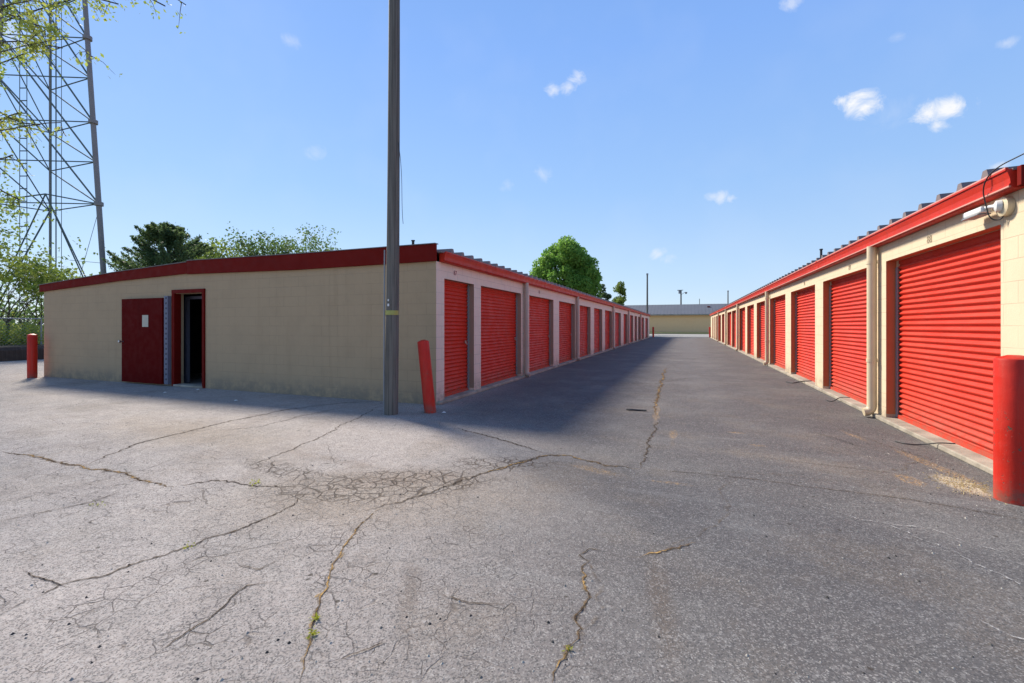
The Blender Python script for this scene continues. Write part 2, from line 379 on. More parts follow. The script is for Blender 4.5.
# ---- asphalt
def asphalt():
    t = MT('asphalt')
    sep = t.n.new('ShaderNodeSeparateXYZ'); t.l.new(t.pos, sep.inputs[0]); X, Y = sep.outputs[0], sep.outputs[1]
    big = t.noise(.35, 4, .55)
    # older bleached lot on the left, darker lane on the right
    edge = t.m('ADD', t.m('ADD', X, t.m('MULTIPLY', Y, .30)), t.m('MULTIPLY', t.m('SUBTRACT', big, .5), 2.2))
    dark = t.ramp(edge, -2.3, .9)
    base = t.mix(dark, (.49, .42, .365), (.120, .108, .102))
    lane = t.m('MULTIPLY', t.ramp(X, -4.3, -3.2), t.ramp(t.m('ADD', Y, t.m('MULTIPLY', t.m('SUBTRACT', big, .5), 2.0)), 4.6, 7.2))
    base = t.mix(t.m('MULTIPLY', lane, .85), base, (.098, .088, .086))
    # worn light wheel paths along the lane
    wp = t.m('MULTIPLY', t.ramp(t.m('ABSOLUTE', t.m('SUBTRACT', X, .35)), 1.1, .1), t.ramp(Y, 7, 14))
    base = t.mix(t.m('MULTIPLY', wp, .3), base, (.16, .152, .15))
    # broad stains
    base = t.mix(t.m('MULTIPLY', t.ramp(t.noise(.8, 5, .6), .42, .72), .35), base, (.30, .28, .25), 'MIX')
    base = t.mix(t.m('MULTIPLY', t.ramp(t.noise(.55, 5, .6, vec=t.mapping(loc=(31, 7, 0))), .5, .75), .3), base, (.07, .066, .064))
    streak = t.noise(1.0, 5, .6, vec=t.mapping(rot=(0, 0, R(24)), scale=(.5, 4, 1)))
    base = t.mix(t.m('MULTIPLY', t.ramp(streak, .55, .75), .28), base, (.30, .29, .27))
    # tan dirt around the crazed patch
    warm = t.m('MAXIMUM', t.blob(-2.4, 3.1, 2.0, 1.0, R(25), 1.0), t.blob(-6.0, 4.0, 3.2, .9, R(-5), 1.0))
    base = t.mix(t.m('MULTIPLY', warm, .62), base, (.38, .29, .20))
    brn = t.m('MAXIMUM', t.blob(-2.5, 3.45, 1.3, .35, R(32), 1.0, .5), t.blob(-3.4, 3.7, 1.0, .16, R(-6), 1.0, .5))
    base = t.mix(t.m('MULTIPLY', t.m('MULTIPLY', brn, t.ramp(t.noise(7, 5, .7), .3, .6)), .42), base, (.24, .155, .095))
    # sand blown up against the bollard, with rusty crumbs
    sand = t.blob(2.26, 5.10, .34, .17, R(100), .5, .35)
    sand = t.m('MULTIPLY', sand, t.ramp(t.noise(22, 4, .7), .28, .5))
    base = t.mix(sand, base, (.66, .55, .38))
    band = t.m('MULTIPLY', t.blob(.9, 5.45, 1.7, .26, R(-8), .9, .4), t.ramp(t.noise(24, 5, .75), .42, .6))
    base = t.mix(t.m('MULTIPLY', band, .5), base, (.30, .25, .19))
    rust = t.m('MAXIMUM', t.blob(2.32, 5.7, .8, .09, R(100), .6, .5), t.blob(1.9, 5.1, .25, .12, R(100), .7, .5))
    for bx, by, rx, ry, ro in ((.62, 6.55, .12, .05, 0), (.78, 5.95, .09, .05, 0), (-.15, 6.1, .05, .35, 0), (-.8, 4.35, .22, .06, -.3), (-.45, 7.8, .05, .9, .04), (-.2, 4.25, .25, .05, 0), (2.0, 6.9, .06, .3, .2)):
        rust = t.m('MAXIMUM', rust, t.blob(bx, by, rx * 1.5, ry * 1.6, ro, 1.0, .9))
    rust = t.m('MULTIPLY', t.ramp(rust, .05, .9), t.ramp(t.noise(34, 6, .8), .46, .60))
    base = t.mix(t.m('MULTIPLY', rust, .95), base, (.50, .29, .09))
    # dark damp smear by the right hand building
    damp = t.m('MAXIMUM', t.blob(1.75, 6.6, .55, .07, R(-65), .8, .3), t.blob(1.35, 5.35, .9, .045, R(-6), .9, .3))
    base = t.mix(t.m('MULTIPLY', damp, .7), base, (.045, .038, .036))
    # dark margins of the long cracks
    damp2 = t.m('MAXIMUM', t.blob(-.12, 2.4, .10, .75, R(8), .9, .3), t.blob(-1.35, 2.0, .09, .5, R(30), .9, .3))
    base = t.mix(t.m('MULTIPLY', damp2, .5), base, (.13, .09, .06))
    base = t.mix(t.m('MULTIPLY', t.m('MULTIPLY', t.ramp(t.noise(.9, 6, .65, vec=t.mapping(loc=(9, 3, 0))), .48, .66), t.ramp(Y, 14, 6, .3, 1)), .28), base, (.25, .185, .12))
    # aggregate speckle
    v = t.n.new('ShaderNodeTexVoronoi'); v.inputs['Scale'].default_value = 165; t.l.new(t.pos, v.inputs['Vector'])
    agg = t.n.new('ShaderNodeSeparateColor'); t.l.new(v.outputs['Color'], agg.inputs[0])
    v3 = t.n.new('ShaderNodeTexVoronoi'); v3.inputs['Scale'].default_value = 52; t.l.new(t.pos, v3.inputs['Vector'])
    ag3 = t.n.new('ShaderNodeSeparateColor'); t.l.new(v3.outputs['Color'], ag3.inputs[0])
    base = t.mix(t.m('MULTIPLY', t.ramp(ag3.outputs[0], .85, .92), .20), base, (.46, .43, .39))
    base = t.mix(t.m('MULTIPLY', t.m('MULTIPLY', t.ramp(ag3.outputs[1], .80, .9), t.ramp(v3.outputs['Distance'], .5, .2)), .35), base, (.06, .055, .05))
    base = t.mix(t.m('MULTIPLY', t.ramp(agg.outputs[0], .66, .98), .50), base, (.46, .43, .39))
    base = t.mix(t.m('MULTIPLY', t.ramp(t.noise(48, 3, .8), .5, .68), .42), base, (.05, .045, .042))
    base = t.mix(t.m('MULTIPLY', t.ramp(agg.outputs[1], .60, .95), .72), base, (.07, .067, .065))
    sp = t.noise(9, 6, .72)
    base = t.mix(t.m('MULTIPLY', t.ramp(sp, .35, .7), .22), base, (.06, .058, .056))
    v2 = t.n.new('ShaderNodeTexVoronoi'); v2.inputs['Scale'].default_value = 7.5; t.l.new(t.pos, v2.inputs['Vector'])
    bits = t.m('MULTIPLY', t.ramp(v2.outputs['Distance'], .13, .08), t.ramp(t.noise(5, 2), .55, .6))
    base = t.mix(t.m('MULTIPLY', bits, .8), base, (.05, .04, .03))
    # crazing: cells in one patch, hairlines elsewhere
    nv = t.n.new('ShaderNodeTexNoise'); nv.inputs['Scale'].default_value = 6; nv.inputs['Detail'].default_value = 4; t.l.new(t.pos, nv.inputs['Vector'])
    off = t.vec('MULTIPLY', t.vec('SUBTRACT', nv.outputs['Color'], (.5, .5, .5)), (.10, .10, 0))
    pw = t.vec('ADD', t.vec('MULTIPLY', t.pos, (1, 1, 0)), off)
    def vedge(scale, width, rnd=1.0):
        q = t.n.new('ShaderNodeTexVoronoi'); q.feature = 'DISTANCE_TO_EDGE'; q.inputs['Scale'].default_value = scale
        q.inputs['Randomness'].default_value = rnd; t.l.new(pw, q.inputs['Vector'])
        return t.ramp(q.outputs['Distance'], width, width * .25)
    gator = t.m('MAXIMUM', t.blob(-2.45, 3.3, 1.25, .50, R(32), .45, .35), t.blob(-1.75, 4.2, .7, .35, R(20), .5, .4))
    gator = t.m('MAXIMUM', gator, t.blob(-3.6, 3.25, .9, .2, R(-8), .5, .4))
    c1 = t.m('MULTIPLY', t.m('MAXIMUM', vedge(7.0, .06), t.m('MULTIPLY', vedge(13.0, .05), .6)), t.m('MULTIPLY', gator, t.ramp(t.noise(4, 3), .3, .5, .35, .9)))
    fld = t.m('MULTIPLY', t.ramp(edge, .8, -1.0), t.ramp(Y, 4.3, 2.6))
    fld = t.m('MAXIMUM', fld, t.m('MULTIPLY', t.ramp(Y, 2.8, 1.6), .12))
    c2 = t.m('MULTIPLY', t.m('MULTIPLY', vedge(8.0, .022), t.ramp(t.noise(3.1, 5, .6), .47, .60)), fld)
    c4 = t.m('MULTIPLY', t.m('MULTIPLY', vedge(15.0, .03), t.ramp(t.noise(5.3, 5, .65), .50, .60)), fld)
    c2 = t.m('MAXIMUM', c2, t.m('MULTIPLY', c4, .55))
    c3 = t.m('MULTIPLY', t.m('MULTIPLY', vedge(1.5, .006), t.ramp(t.noise(1.7, 4, .6), .50, .60)), t.m('MULTIPLY', t.ramp(Y, 12, 6), t.ramp(edge, .5, -1.5, .15, .6)))
    cr = t.m('MAXIMUM', t.m('MAXIMUM', c1, t.m('MULTIPLY', c2, .6)), c3)
    base = t.mix(t.m('MULTIPLY', cr, .9), base, (.065, .045, .03))
    bm = t.bump(t.m('ADD', agg.outputs[0], ag3.outputs[0]), .7, .006)
    bm = t.bump(t.noise(30, 5, .7), .5, .012, bm)
    bm = t.bump(t.noise(1.2, 3), .25, .05, bm)
    bm = t.bump(cr, .9, -.012, bm)
    return t.out(base, t.ramp(t.noise(3, 4), .3, .7, .78, .92), bm, spec=.22)
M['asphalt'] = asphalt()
t = MT('crack_fill'); M['crack'] = t.out(t.mix(t.ramp(t.noise(14, 5, .7), .45, .62), (.04, .03, .024), (.12, .09, .06)), .95, spec=.05)
t = MT('crack_dirt')
cc = t.mix(t.ramp(t.noise(17, 5, .75), .42, .60), (.045, .032, .024), (.15, .10, .06))
cc = t.mix(t.m('MULTIPLY', t.ramp(t.noise(3.2, 5, .7), .46, .60), t.ramp(t.noise(36, 4, .75), .35, .55)), cc, (.44, .27, .095))
M['crack_dirt'] = t.out(cc, .95, t.bump(t.noise(60, 4), .8, .01), spec=.05)
def veil_mat(name, color, lo, hi, scale, amount):
    t = MT(name); t.out(color, .95, spec=.05)
    tr = t.n.new('ShaderNodeBsdfTransparent'); ms = t.n.new('ShaderNodeMixShader')
    t.l.new(t.m('MULTIPLY', t.ramp(t.noise(scale, 5, .75), lo, hi), amount), ms.inputs[0])
    t.l.new(tr.outputs[0], ms.inputs[1]); t.l.new(t.b.outputs[0], ms.inputs[2]); t.l.new(ms.outputs[0], t.n['Material Output'].inputs[0])
    return t.mat
M['crack_pale'] = veil_mat('crack_pale', (.50, .47, .43), .42, .62, 30, .9)
M['crack_stain'] = veil_mat('crack_stain', (.16, .115, .075), .36, .70, 16, .5)
M['crack_sand'] = veil_mat('crack_sand', (.40, .27, .13), .46, .66, 13, .7)

# ------------------------------------------------------------------ ground
def sheet(name, x0, x1, y0, y1, z, mat):
    m = MB(); m.face([(x0, y0, z), (x1, y0, z), (x1, y1, z), (x0, y1, z)])
    return tag(m.build(name, mat), kind='structure')
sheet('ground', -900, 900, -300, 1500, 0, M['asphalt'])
sheet('road', -120, 120, 62.5, 84, .004, M['road'])
m = MB(); m.prism_x([(84.5, 0), (84.0, .12), (90.2, .25), (90.4, 0)], -120, 120); tag(m.build('grass_verge', M['grass']), kind='structure')

rng = random.Random(11)
def crack(pts, w, mat, z, wob=.03, seed=0, taper=True):
    """a ragged ribbon lying on the asphalt along a line of ground points"""
    r = random.Random(seed)
    P_ = [Vector(p) for p in pts]; out = []
    for a, b in zip(P_[:-1], P_[1:]):
        n = max(2, int((b - a).length / .022))
        for k in range(n): out.append(a.lerp(b, k / n))
    out.append(P_[-1])
    n = len(out); off = 0; offs = []
    for k in range(n):
        off = off * .88 + r.uniform(-1, 1) * wob * .42; offs.append(off)
    L_, R_ = [], []
    for k in range(n):
        t_ = (out[min(k + 1, n - 1)] - out[max(k - 1, 0)]).normalized(); s_ = Vector((-t_.y, t_.x, 0))
        f = 1.0
        if taper: f = min(1, min(k, n - 1 - k) / (n * .18) + .1)
        c = out[k] + s_ * offs[k]
        L_.append(c + s_ * w * f * r.uniform(.1, .85)); R_.append(c - s_ * w * f * r.uniform(.1, .85))
    m = MB()
    m.v = [(p.x, p.y, z) for p in L_] + [(p.x, p.y, z) for p in R_]
    m.f = [(k, n + k, n + k + 1, k + 1) for k in range(n - 1)]; m.m = [0] * (n - 1)
    return tag(m.build('crack', mat), kind='structure')
def gp(*pp): return [G(x, y) for x, y in pp]
cz = .0035
CR = [
 (((0, 452), (30, 457), (75, 466), (110, 473), (145, 481), (175, 487)), .020, 'crack_dirt'),
 (((175, 487), (215, 480), (250, 484), (295, 488)), .012, 'crack'),
 (((85, 466), (130, 446), (180, 434), (230, 421), (290, 409), (340, 403), (385, 401)), .016, 'crack'),
 (((215, 431), (260, 427), (300, 417), (345, 407)), .009, 'crack'),
 (((240, 468), (290, 451), (320, 437), (350, 421), (378, 407)), .009, 'crack'),
 (((0, 616), (40, 598), (70, 584), (100, 577), (150, 558), (195, 546), (240, 528), (280, 512), (310, 492)), .0085, 'crack'),
 (((22, 572), (50, 582), (66, 588)), .006, 'crack'),
 (((150, 658), (185, 632), (215, 612), (232, 596), (247, 586), (278, 580)), .006, 'crack'),
 (((152, 661), (187, 635), (217, 615), (234, 599)), .004, 'crack_pale'),
 (((254, 572), (276, 561)), .005, 'crack'),
 (((300, 683), (308, 650), (316, 615), (326, 590), (332, 565), (345, 545), (362, 522), (380, 508)), .0075, 'crack_dirt'),
 (((552, 683), (566, 655), (577, 635), (581, 605), (582, 580), (590, 560)), .009, 'crack_dirt'),
 (((590, 562), (578, 555), (590, 549), (602, 551)), .007, 'crack'),
 (((600, 557), (640, 556), (680, 546), (715, 528), (728, 505), (722, 490), (735, 478)), .020, 'crack_stain'),
 (((640, 556), (660, 553), (695, 543)), .010, 'crack_dirt'),
 (((360, 512), (400, 503), (445, 488), (480, 474), (520, 463), (545, 455)), .011, 'crack'),
 (((480, 474), (520, 463), (548, 455), (570, 456), (600, 464), (640, 469)), .016, 'crack_dirt'),
 (((455, 428), (500, 440), (545, 453)), .014, 'crack'),
 (((640, 469), (700, 474), (760, 480), (830, 490), (900, 498), (960, 508), (1024, 521), (1090, 535)), .006, 'crack'),
 (((0, 522), (40, 513), (90, 502), (120, 492)), .007, 'crack'),
 (((666, 368), (661, 385), (656, 402), (655, 415)), .03, 'crack_dirt'),
 (((640, 468), (650, 440), (660, 420)), .012, 'crack'),
 (((440, 595), (470, 603), (505, 606)), .004, 'crack'),
 (((340, 662), (370, 650), (385, 642)), .005, 'crack'),
 (((500, 638), (512, 643)), .004, 'crack'),
 (((690, 378), (655, 384), (600, 383)), .012, 'crack'),
 (((830, 424), (870, 440), (925, 458), (905, 470), (850, 474)), .035, 'crack_stain'),
 (((262, 570), (240, 566)), .004, 'crack'),
 (((880, 520), (940, 545), (985, 568), (1060, 600)), .012, 'crack_pale'),
 (((800, 500), (860, 520), (930, 530), (1024, 560)), .010, 'crack_pale'),
 (((970, 615), (1005, 632), (1040, 645)), .012, 'crack_pale'),
 (((700, 470), (790, 476), (850, 484)), .030, 'crack_stain'),
 (((590, 560), (600, 590), (596, 625), (588, 660)), .020, 'crack_stain'),
 (((525, 475), (560, 500), (600, 505)), .004, 'crack_stain'),
]
for i, (pp, w_, mt) in enumerate(CR):
    ww = w_ * (.85 if mt != 'crack_pale' else .8)
    crack(gp(*pp), ww, M[mt], cz + i * .00012, seed=i, wob=.035 if w_ > .008 else .015)
    if mt in ('crack', 'crack_dirt'):
        crack(gp(*pp), ww * 3.6, M['crack_stain'], .0012 + i * .00003, seed=i, wob=.035 if w_ > .008 else .015)
    if mt == 'crack_dirt':
        crack(gp(*pp), ww * 2.4, M['crack_sand'], .0024 + i * .00003, seed=i, wob=.035)

# ------------------------------------------------------------------ storage buildings
LX, LY0, LY1 = -4.12, 6.92, 56.4
RX, RY0, RY1 = 2.74, 5.17, 58.0
DEP = .15
def shutter_mesh(width, height):
    pitch = .0745; m = MB(); n = int(height / pitch); S = 6
    prof = []
    for k in range(n * S + 1):
        z = k / S * pitch
        if z > height: break
        ph = (k % S) / S
        x = .012 * (1 if ph < .5 else -1) * (.6 + .4 * math.sin(ph * 2 * math.pi if ph < .5 else (ph - .5) * 2 * math.pi))
        x = .017 * math.sin(2 * math.pi * ph) ** 1 if True else x
        prof.append((x, z))
    prof.append((0, height))
    W = width / 2; segs = 1
    for k, (x, z) in enumerate(prof): m.v += [(x, -W, z), (x, W, z)]
    for k in range(len(prof) - 1): m.f.append((2 * k, 2 * k + 1, 2 * k + 3, 2 * k + 2)); m.m.append(0)
    # stiff bottom bar
    m.box(-.02, .028, -W, W, -.012, .045)
    return m
_sh = {}
def shutter(bld, face_x, sgn, y0, y1, z0, ztop, latch=True, mat='red_door', lift=0.0, jamb='jamb_tan'):
    jx0, jx1 = sorted((face_x - sgn * .004, face_x - sgn * (DEP - .03)))
    j = MB().box(jx0, jx1, y1 - .004, y1 + .001, z0 + .04, ztop - .004).box(jx0, jx1, y0 - .001, y0 + .004, z0 + .04, ztop - .004).box(jx0, jx1, y0 + .004, y1 - .004, ztop - .004, ztop + .001)
    j.build('door_frame', M[jamb], bld)
    w_ = y1 - y0; key = (round(w_, 1), round(ztop, 2))
    plane = face_x - sgn * DEP
    org = Vector((plane, (y0 + y1) / 2, z0 + lift))
    if key not in _sh:
        o = shutter_mesh(round(w_, 1) + .06, ztop - z0 + .02).build('shutter_door', M[mat], None, origin=(0, 0, 0), smooth=True)
        _sh[key] = o.data
    else:
        o = bpy.data.objects.new('shutter_door', _sh[key]); col.objects.link(o)
    o.parent = bld; o.location = org - Vector(bld['_w']); o['_w'] = tuple(org)
    if sgn < 0: o.rotation_euler = (0, 0, math.pi)
    # side guides and a latch
    for s_ in (-1, 1):
        if 'g' not in _sh:
            g = MB().box(.02, .038, -.02, .02, 0, 2.17).build('guide_track', M['galv'], None); _sh['g'] = g.data
        else: g = bpy.data.objects.new('guide_track', _sh['g']); col.objects.link(g)
        g.parent = o; g.location = (0, s_ * (w_ / 2 - .025), 0.01 - lift)
    if latch:
        if 'l' not in _sh:
            b = MB().box(.018, .030, -.028, .028, -.032, .032).box(.030, .042, -.05, .014, -.009, .009)
            b.path([(.030, .0, -.02), (.052, .0, -.02), (.052, .0, -.05)], .007, 6)
            l = b.build('latch', M['steel'], None, bevel=.002); _sh['l'] = l.data
        else: l = bpy.data.objects.new('latch', _sh['l']); col.objects.link(l)
        l.parent = o; l.location = (0, sgn * (w_ / 2 - .14), 1.0)
    return o

def text_mesh(s, size, mat, parent, loc, rot):
    cu = bpy.data.curves.new('txt', 'FONT'); cu.body = s; cu.size = size; cu.align_x = 'CENTER'; cu.extrude = .001
    o = bpy.data.objects.new('txt', cu); col.objects.link(o)
    dg = bpy.context.evaluated_depsgraph_get()
    me = bpy.data.meshes.new_from_object(o.evaluated_get(dg)); bpy.data.objects.remove(o)
    me.materials.clear(); me.materials.append(mat)
    q = bpy.data.objects.new('unit_number', me); col.objects.link(q)
    q.parent = parent; q.location = Vector(loc) - Vector(parent['_w']); q.rotation_euler = rot
    return q

def storage(root, fx, sgn, y0, y1, doors, depth, lintel, eave, wall_mat, wall_front, front_prof, spouts, sill_top, pipe, nums, gut_y0):
    """fx: plane of the door side, sgn: direction it faces (+1 = +X)"""
    bk = fx - sgn * depth
    T = .19
    m = MB()
    X0, X1 = sorted((fx, fx - sgn * T))
    # door side: piers between doors, lintel band
    prev = y0
    for a, b in doors:
        if a - prev > .01: m.box(X0, X1, prev, a, 0, lintel)
        prev = b
    m.box(X0, X1, prev, y1, 0, lintel)
    m.box(X0, X1, y0, y1, lintel, eave)
    wall = m.build('wall', M[wall_mat], root)
    # gutter
    g = eave
    pr = [(0, g), (.085, g), (.10, g + .018), (.118, g + .022), (.118, g + .036), (.108, g + .042), (.112, g + .085), (.128, g + .14), (.128, g + .152), (.142, g + .155), (.142, g + .178), (.128, g + .18), (.118, g + .165), (0, g + .165)]
    pr = [(fx + sgn * (d + .004), z) for d, z in pr]
    gy = gut_y0
    gm = MB()
    seg = 6.1; y = gy
    while y < y1:
        e = min(y + seg, y1); gm.prism_y(pr, y, e - .004); y = e
    gt = gm.build('gutter', M['red_trim'], root)
    y = gy + seg
    while y < y1:
        xa_, xb_ = sorted((fx + sgn * .05, fx + sgn * .150)); MB().box(xa_, xb_, y - .035, y + .035, g + .168, g + .188).box(*sorted((fx + sgn * .112, fx + sgn * .1215)), y - .03, y + .03, g + .03, g + .168).build('gutter_joint', M['red_trim'], gt, origin=gt['_w']); y += seg
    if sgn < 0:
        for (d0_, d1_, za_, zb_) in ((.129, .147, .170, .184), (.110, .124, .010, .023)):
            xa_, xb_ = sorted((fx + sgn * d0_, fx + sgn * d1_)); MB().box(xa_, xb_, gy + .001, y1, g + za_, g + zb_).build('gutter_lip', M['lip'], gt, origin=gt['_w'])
    # sill
    s0, s1 = sorted((fx + sgn * .07, fx - sgn * (DEP + .1)))
    MB().box(s0, s1, y0 + .02, y1, 0, sill_top).build('sill', M['sill'], root, bevel=.012)
    # downspouts
    for sy in spouts:
        px_ = fx + sgn * .085; r = .062
        d = MB()
        pts = [(px_, sy, eave + .02), (px_, sy, eave - .3), (px_, sy, 1.0), (px_, sy, .17)]
        for k in range(1, 6):
            an = k / 5 * R(70); pts.append((px_ + sgn * .09 * (1 - math.cos(an)), sy, .17 - .09 * math.sin(an)))
        lx = pts[-1]; pts.append((lx[0] + sgn * .045, sy, lx[2] - .008))
        d.path(pts, r, 14)
        dn = d.build('downspout', M[pipe], root, smooth=True)
        c = MB()
        for zc in (.85, eave - .25):
            c = MB().path([(px_, sy, zc), (px_, sy, zc + .05)], r + .007, 14)
            c.build('bracket', M[pipe], dn, origin=dn['_w'], smooth=True)
    for (sx_, sy, zz, sn_, mt) in nums:
        text_mesh(sn_, .125, M[mt], wall, (fx + sgn * .003, sy, zz), (R(90), 0, R(90) * sgn))
    return wall

# ---- left building
lroot = empty('storage_building', (-10.3, 31.6, 0), 'long tan block storage building left of the lane, open doorway in its shaded end wall', 'building')
def D(*px, X=None):  # pixel columns on the left wall -> distance along it
    return [(X or LX) * (CS + SN * (p - 512) / FPX) / (-SN + CS * (p - 512) / FPX) for p in px]
ldoors = []
for a, b in ((444.3, 474.1), (480.9, 521.2), (529.2, 553.5), (559.1, 575.0), (579.6, 590.6), (594.1, 602.3), (605.0, 612.0), (615.1, 620.9), (623.6, 627.6), (630.0, 633.2), (634.6, 637.0), (638.2, 640.0), (641.6, 644.0), (645.4, 648.0)):
    y_ = D(a, b); ldoors.append((y_[0], y_[1]))
LINT, EAVE = 2.27, 2.55
wl = storage(lroot, LX, 1, LY0, LY1, ldoors, 12.4, LINT, EAVE, 'wall_bounce_pink', 'wall_shade_tan', None,
        D(526.4, 577.6, 613.5, 628.9, 640.8, X=LX + .085), .06, 'tan_pipe',
        [(0, 7.62, 2.37, '87', 'ink'), (0, 12.9, 2.38, '85', 'ink')], LY0 + .1)
for i, (a, b) in enumerate(ldoors):
    shutter(lroot, LX, 1, a, b, .07, LINT, lift=0, jamb='jamb_tan')
# end wall (towards the camera) with the doorway
WX0 = -16.6; DX0, DX1, DZ = -11.10, -10.12, 2.15
fp = [(WX0, 2.36), (-13.2, 2.52), (-10.5, 2.60), (-7.3, 2.55), (LX - .192, 2.57)]
def topz(x):
    for (a, za), (b, zb) in zip(fp[:-1], fp[1:]):
        if a <= x <= b: return za + (zb - za) * (x - a) / (b - a)
    return fp[-1][1]
m = MB()
m.prism_y([(WX0, 0), (DX0, 0), (DX0, topz(DX0) + .1), (-13.2, 2.62), (WX0, 2.42)], LY0, LY0 + .19)
m.prism_y([(DX0, DZ), (DX1, DZ), (DX1, 2.68), (DX0, 2.68)], LY0, LY0 + .19)
m.prism_y([(DX1, 0), (LX - .19, 0), (LX - .19, 2.66), (DX1, 2.68)], LY0, LY0 + .19)
m.prism_y([(LX - .19, 0), (LX - .001, 0), (LX - .001, 2.66), (LX - .19, 2.66)], LY0 - .003, LY0 - .0005)
m.build('end_wall', M['wall_shade_tan'], lroot)
m = MB().box(WX0 - .003, WX0 + .19, LY0 + .19, LY1 - .2, 0, 2.35).box(WX0, LX - .2, LY1 - .19, LY1, 0, 2.4)
m.build('back_wall', M['wall_shade_tan'], lroot)
# fascia boards: two lengths with a visible joint
m = MB(); ya, yb = LY0 - .055, LY0 - .004
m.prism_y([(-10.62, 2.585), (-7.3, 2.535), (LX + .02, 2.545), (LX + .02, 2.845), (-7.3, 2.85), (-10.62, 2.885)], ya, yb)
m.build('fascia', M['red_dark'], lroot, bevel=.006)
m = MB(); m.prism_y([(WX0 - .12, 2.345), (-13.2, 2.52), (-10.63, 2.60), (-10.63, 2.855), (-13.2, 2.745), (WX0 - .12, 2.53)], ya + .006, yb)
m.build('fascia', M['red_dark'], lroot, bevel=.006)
m = MB(); m.prism_y([(WX0 - .13, 2.53), (-13.2, 2.748), (-10.63, 2.858), (-10.63, 2.872), (-13.2, 2.762), (WX0 - .13, 2.545)], ya - .012, yb + .05)
m.prism_y([(-10.62, 2.888), (-7.3, 2.853), (LX + .02, 2.848), (LX + .02, 2.862), (-7.3, 2.867), (-10.62, 2.902)], ya - .012, yb + .05)
m.build('fascia_cap', M['roof'], lroot)
def roof_ribs(root, x_e, x_r, sgn, y0, y1, ze, zr, first, pitch=.42):
    """ribbed sheet from the eave x_e back to x_r"""
    m = MB()
    a, b = sorted((x_e, x_r))
    za, zb = (ze, zr) if x_e < x_r else (zr, ze)
    m.prism_y([(a, za - .02), (b, zb - .02), (b, zb), (a, za)], y0, y1)
    y = first; h = .105
    while y < y1 - .1:
        i = len(m.v)
        for x, z in ((x_e, ze), (x_r, zr)):
            m.v += [(x, y - .075, z + .001), (x, y - .03, z + h), (x, y + .03, z + h), (x, y + .075, z + .001)]
        m.f += [(i, i + 1, i + 2, i + 3), (i + 1, i + 5, i + 6, i + 2), (i, i + 4, i + 5, i + 1), (i + 2, i + 6, i + 7, i + 3), (i + 7, i + 6, i + 5, i + 4)]
        m.m += [0] * 5
        y += pitch
    return m.build('roof', M['roof'], root)
lroof = roof_ribs(lroot, LX + .10, -10.4, 1, LY0, LY1 + .1, 2.72, 2.80, LY0 + .42)
m = MB(); m.prism_y([(WX0 - .1, 2.45), (-10.4, 2.78), (-10.4, 2.80), (WX0 - .1, 2.47)], LY0, LY1 + .1); m.build('roof_slope', M['roof'], lroot)
# vent pipes on the roof
vp = P(412, 262, 8.8)
m = MB(); m.path([(-5.25, 7.9, 2.7), (-5.25, 7.9, 3.15)], .028, 10).path([(-5.25, 7.9, 3.15), (-5.25, 7.9, 3.17)], .04, 10)
m.build('vent_pipe', M['dark'], lroot)
# steel door folded back against the wall
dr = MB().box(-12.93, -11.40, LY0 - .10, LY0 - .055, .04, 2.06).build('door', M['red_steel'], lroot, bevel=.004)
MB().box(-12.12, -11.90, LY0 - .108, LY0 - .102, 1.38, 1.66).build('door_notice', M['paper'], dr, origin=dr['_w'])
MB().path([(-12.86, LY0 - .10, 1.02), (-12.86, LY0 - .16, 1.02)], .012, 8).path([(-12.86, LY0 - .155, 1.02), (-12.86, LY0 - .165, 1.02), (-12.86, LY0 - .20, 1.02), (-12.86, LY0 - .21, 1.02)], [.02, .032, .032, .018], 12).build('knob', M['steel'], dr, origin=dr['_w'], smooth=True)
m = MB().box(-11.36, -11.23, LY0 - .085, LY0 - .003, .04, 2.10)
m.build('door_edge_plate', M['vinyl'], lroot, bevel=.004)
m = MB()
for k in range(17): m.box(-11.30, -11.265, LY0 - .0895, LY0 - .0855, .14 + k * .118, .18 + k * .118)
m.build('screw_holes', M['dark'], lroot)
m = MB().box(-11.175, DX0 + .02, LY0 - .035, LY0 + .12, 0, DZ + .005).box(DX1 - .02, DX1 + .05, LY0 - .035, LY0 + .12, 0, DZ + .005).box(-11.175, DX1 + .05, LY0 - .038, LY0 + .12, DZ + .005, DZ + .09)
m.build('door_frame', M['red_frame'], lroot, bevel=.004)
MB().box(DX0, DX1, LY0 - .05, LY0 + .2, .002, .045).build('threshold', M['sill'], lroot, bevel=.006)
# what the doorway shows inside: a partition, a pale post, dim floor
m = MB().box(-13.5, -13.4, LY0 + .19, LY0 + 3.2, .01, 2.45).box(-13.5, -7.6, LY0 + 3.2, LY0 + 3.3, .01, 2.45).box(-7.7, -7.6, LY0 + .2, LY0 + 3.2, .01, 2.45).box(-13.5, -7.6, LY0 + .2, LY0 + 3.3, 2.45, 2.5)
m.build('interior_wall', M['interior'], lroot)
MB().box(-11.43, -11.35, LY0 + .42, LY0 + .50, .01, 2.12).box(-11.35, -10.2, LY0 + .42, LY0 + .46, 2.05, 2.12).build('inner_door_frame', M['vinyl'], lroot, bevel=.004)
MB().path([(-11.47, LY0 + .3, 2.1), (-11.47, LY0 + .3, 1.68), (-11.46, LY0 + .3, 1.62)], .012, 6).path([(-11.46, LY0 + .3, 1.64), (-11.46, LY0 + .3, 1.58)], .025, 8).build('door_closer', M['galv'], lroot)

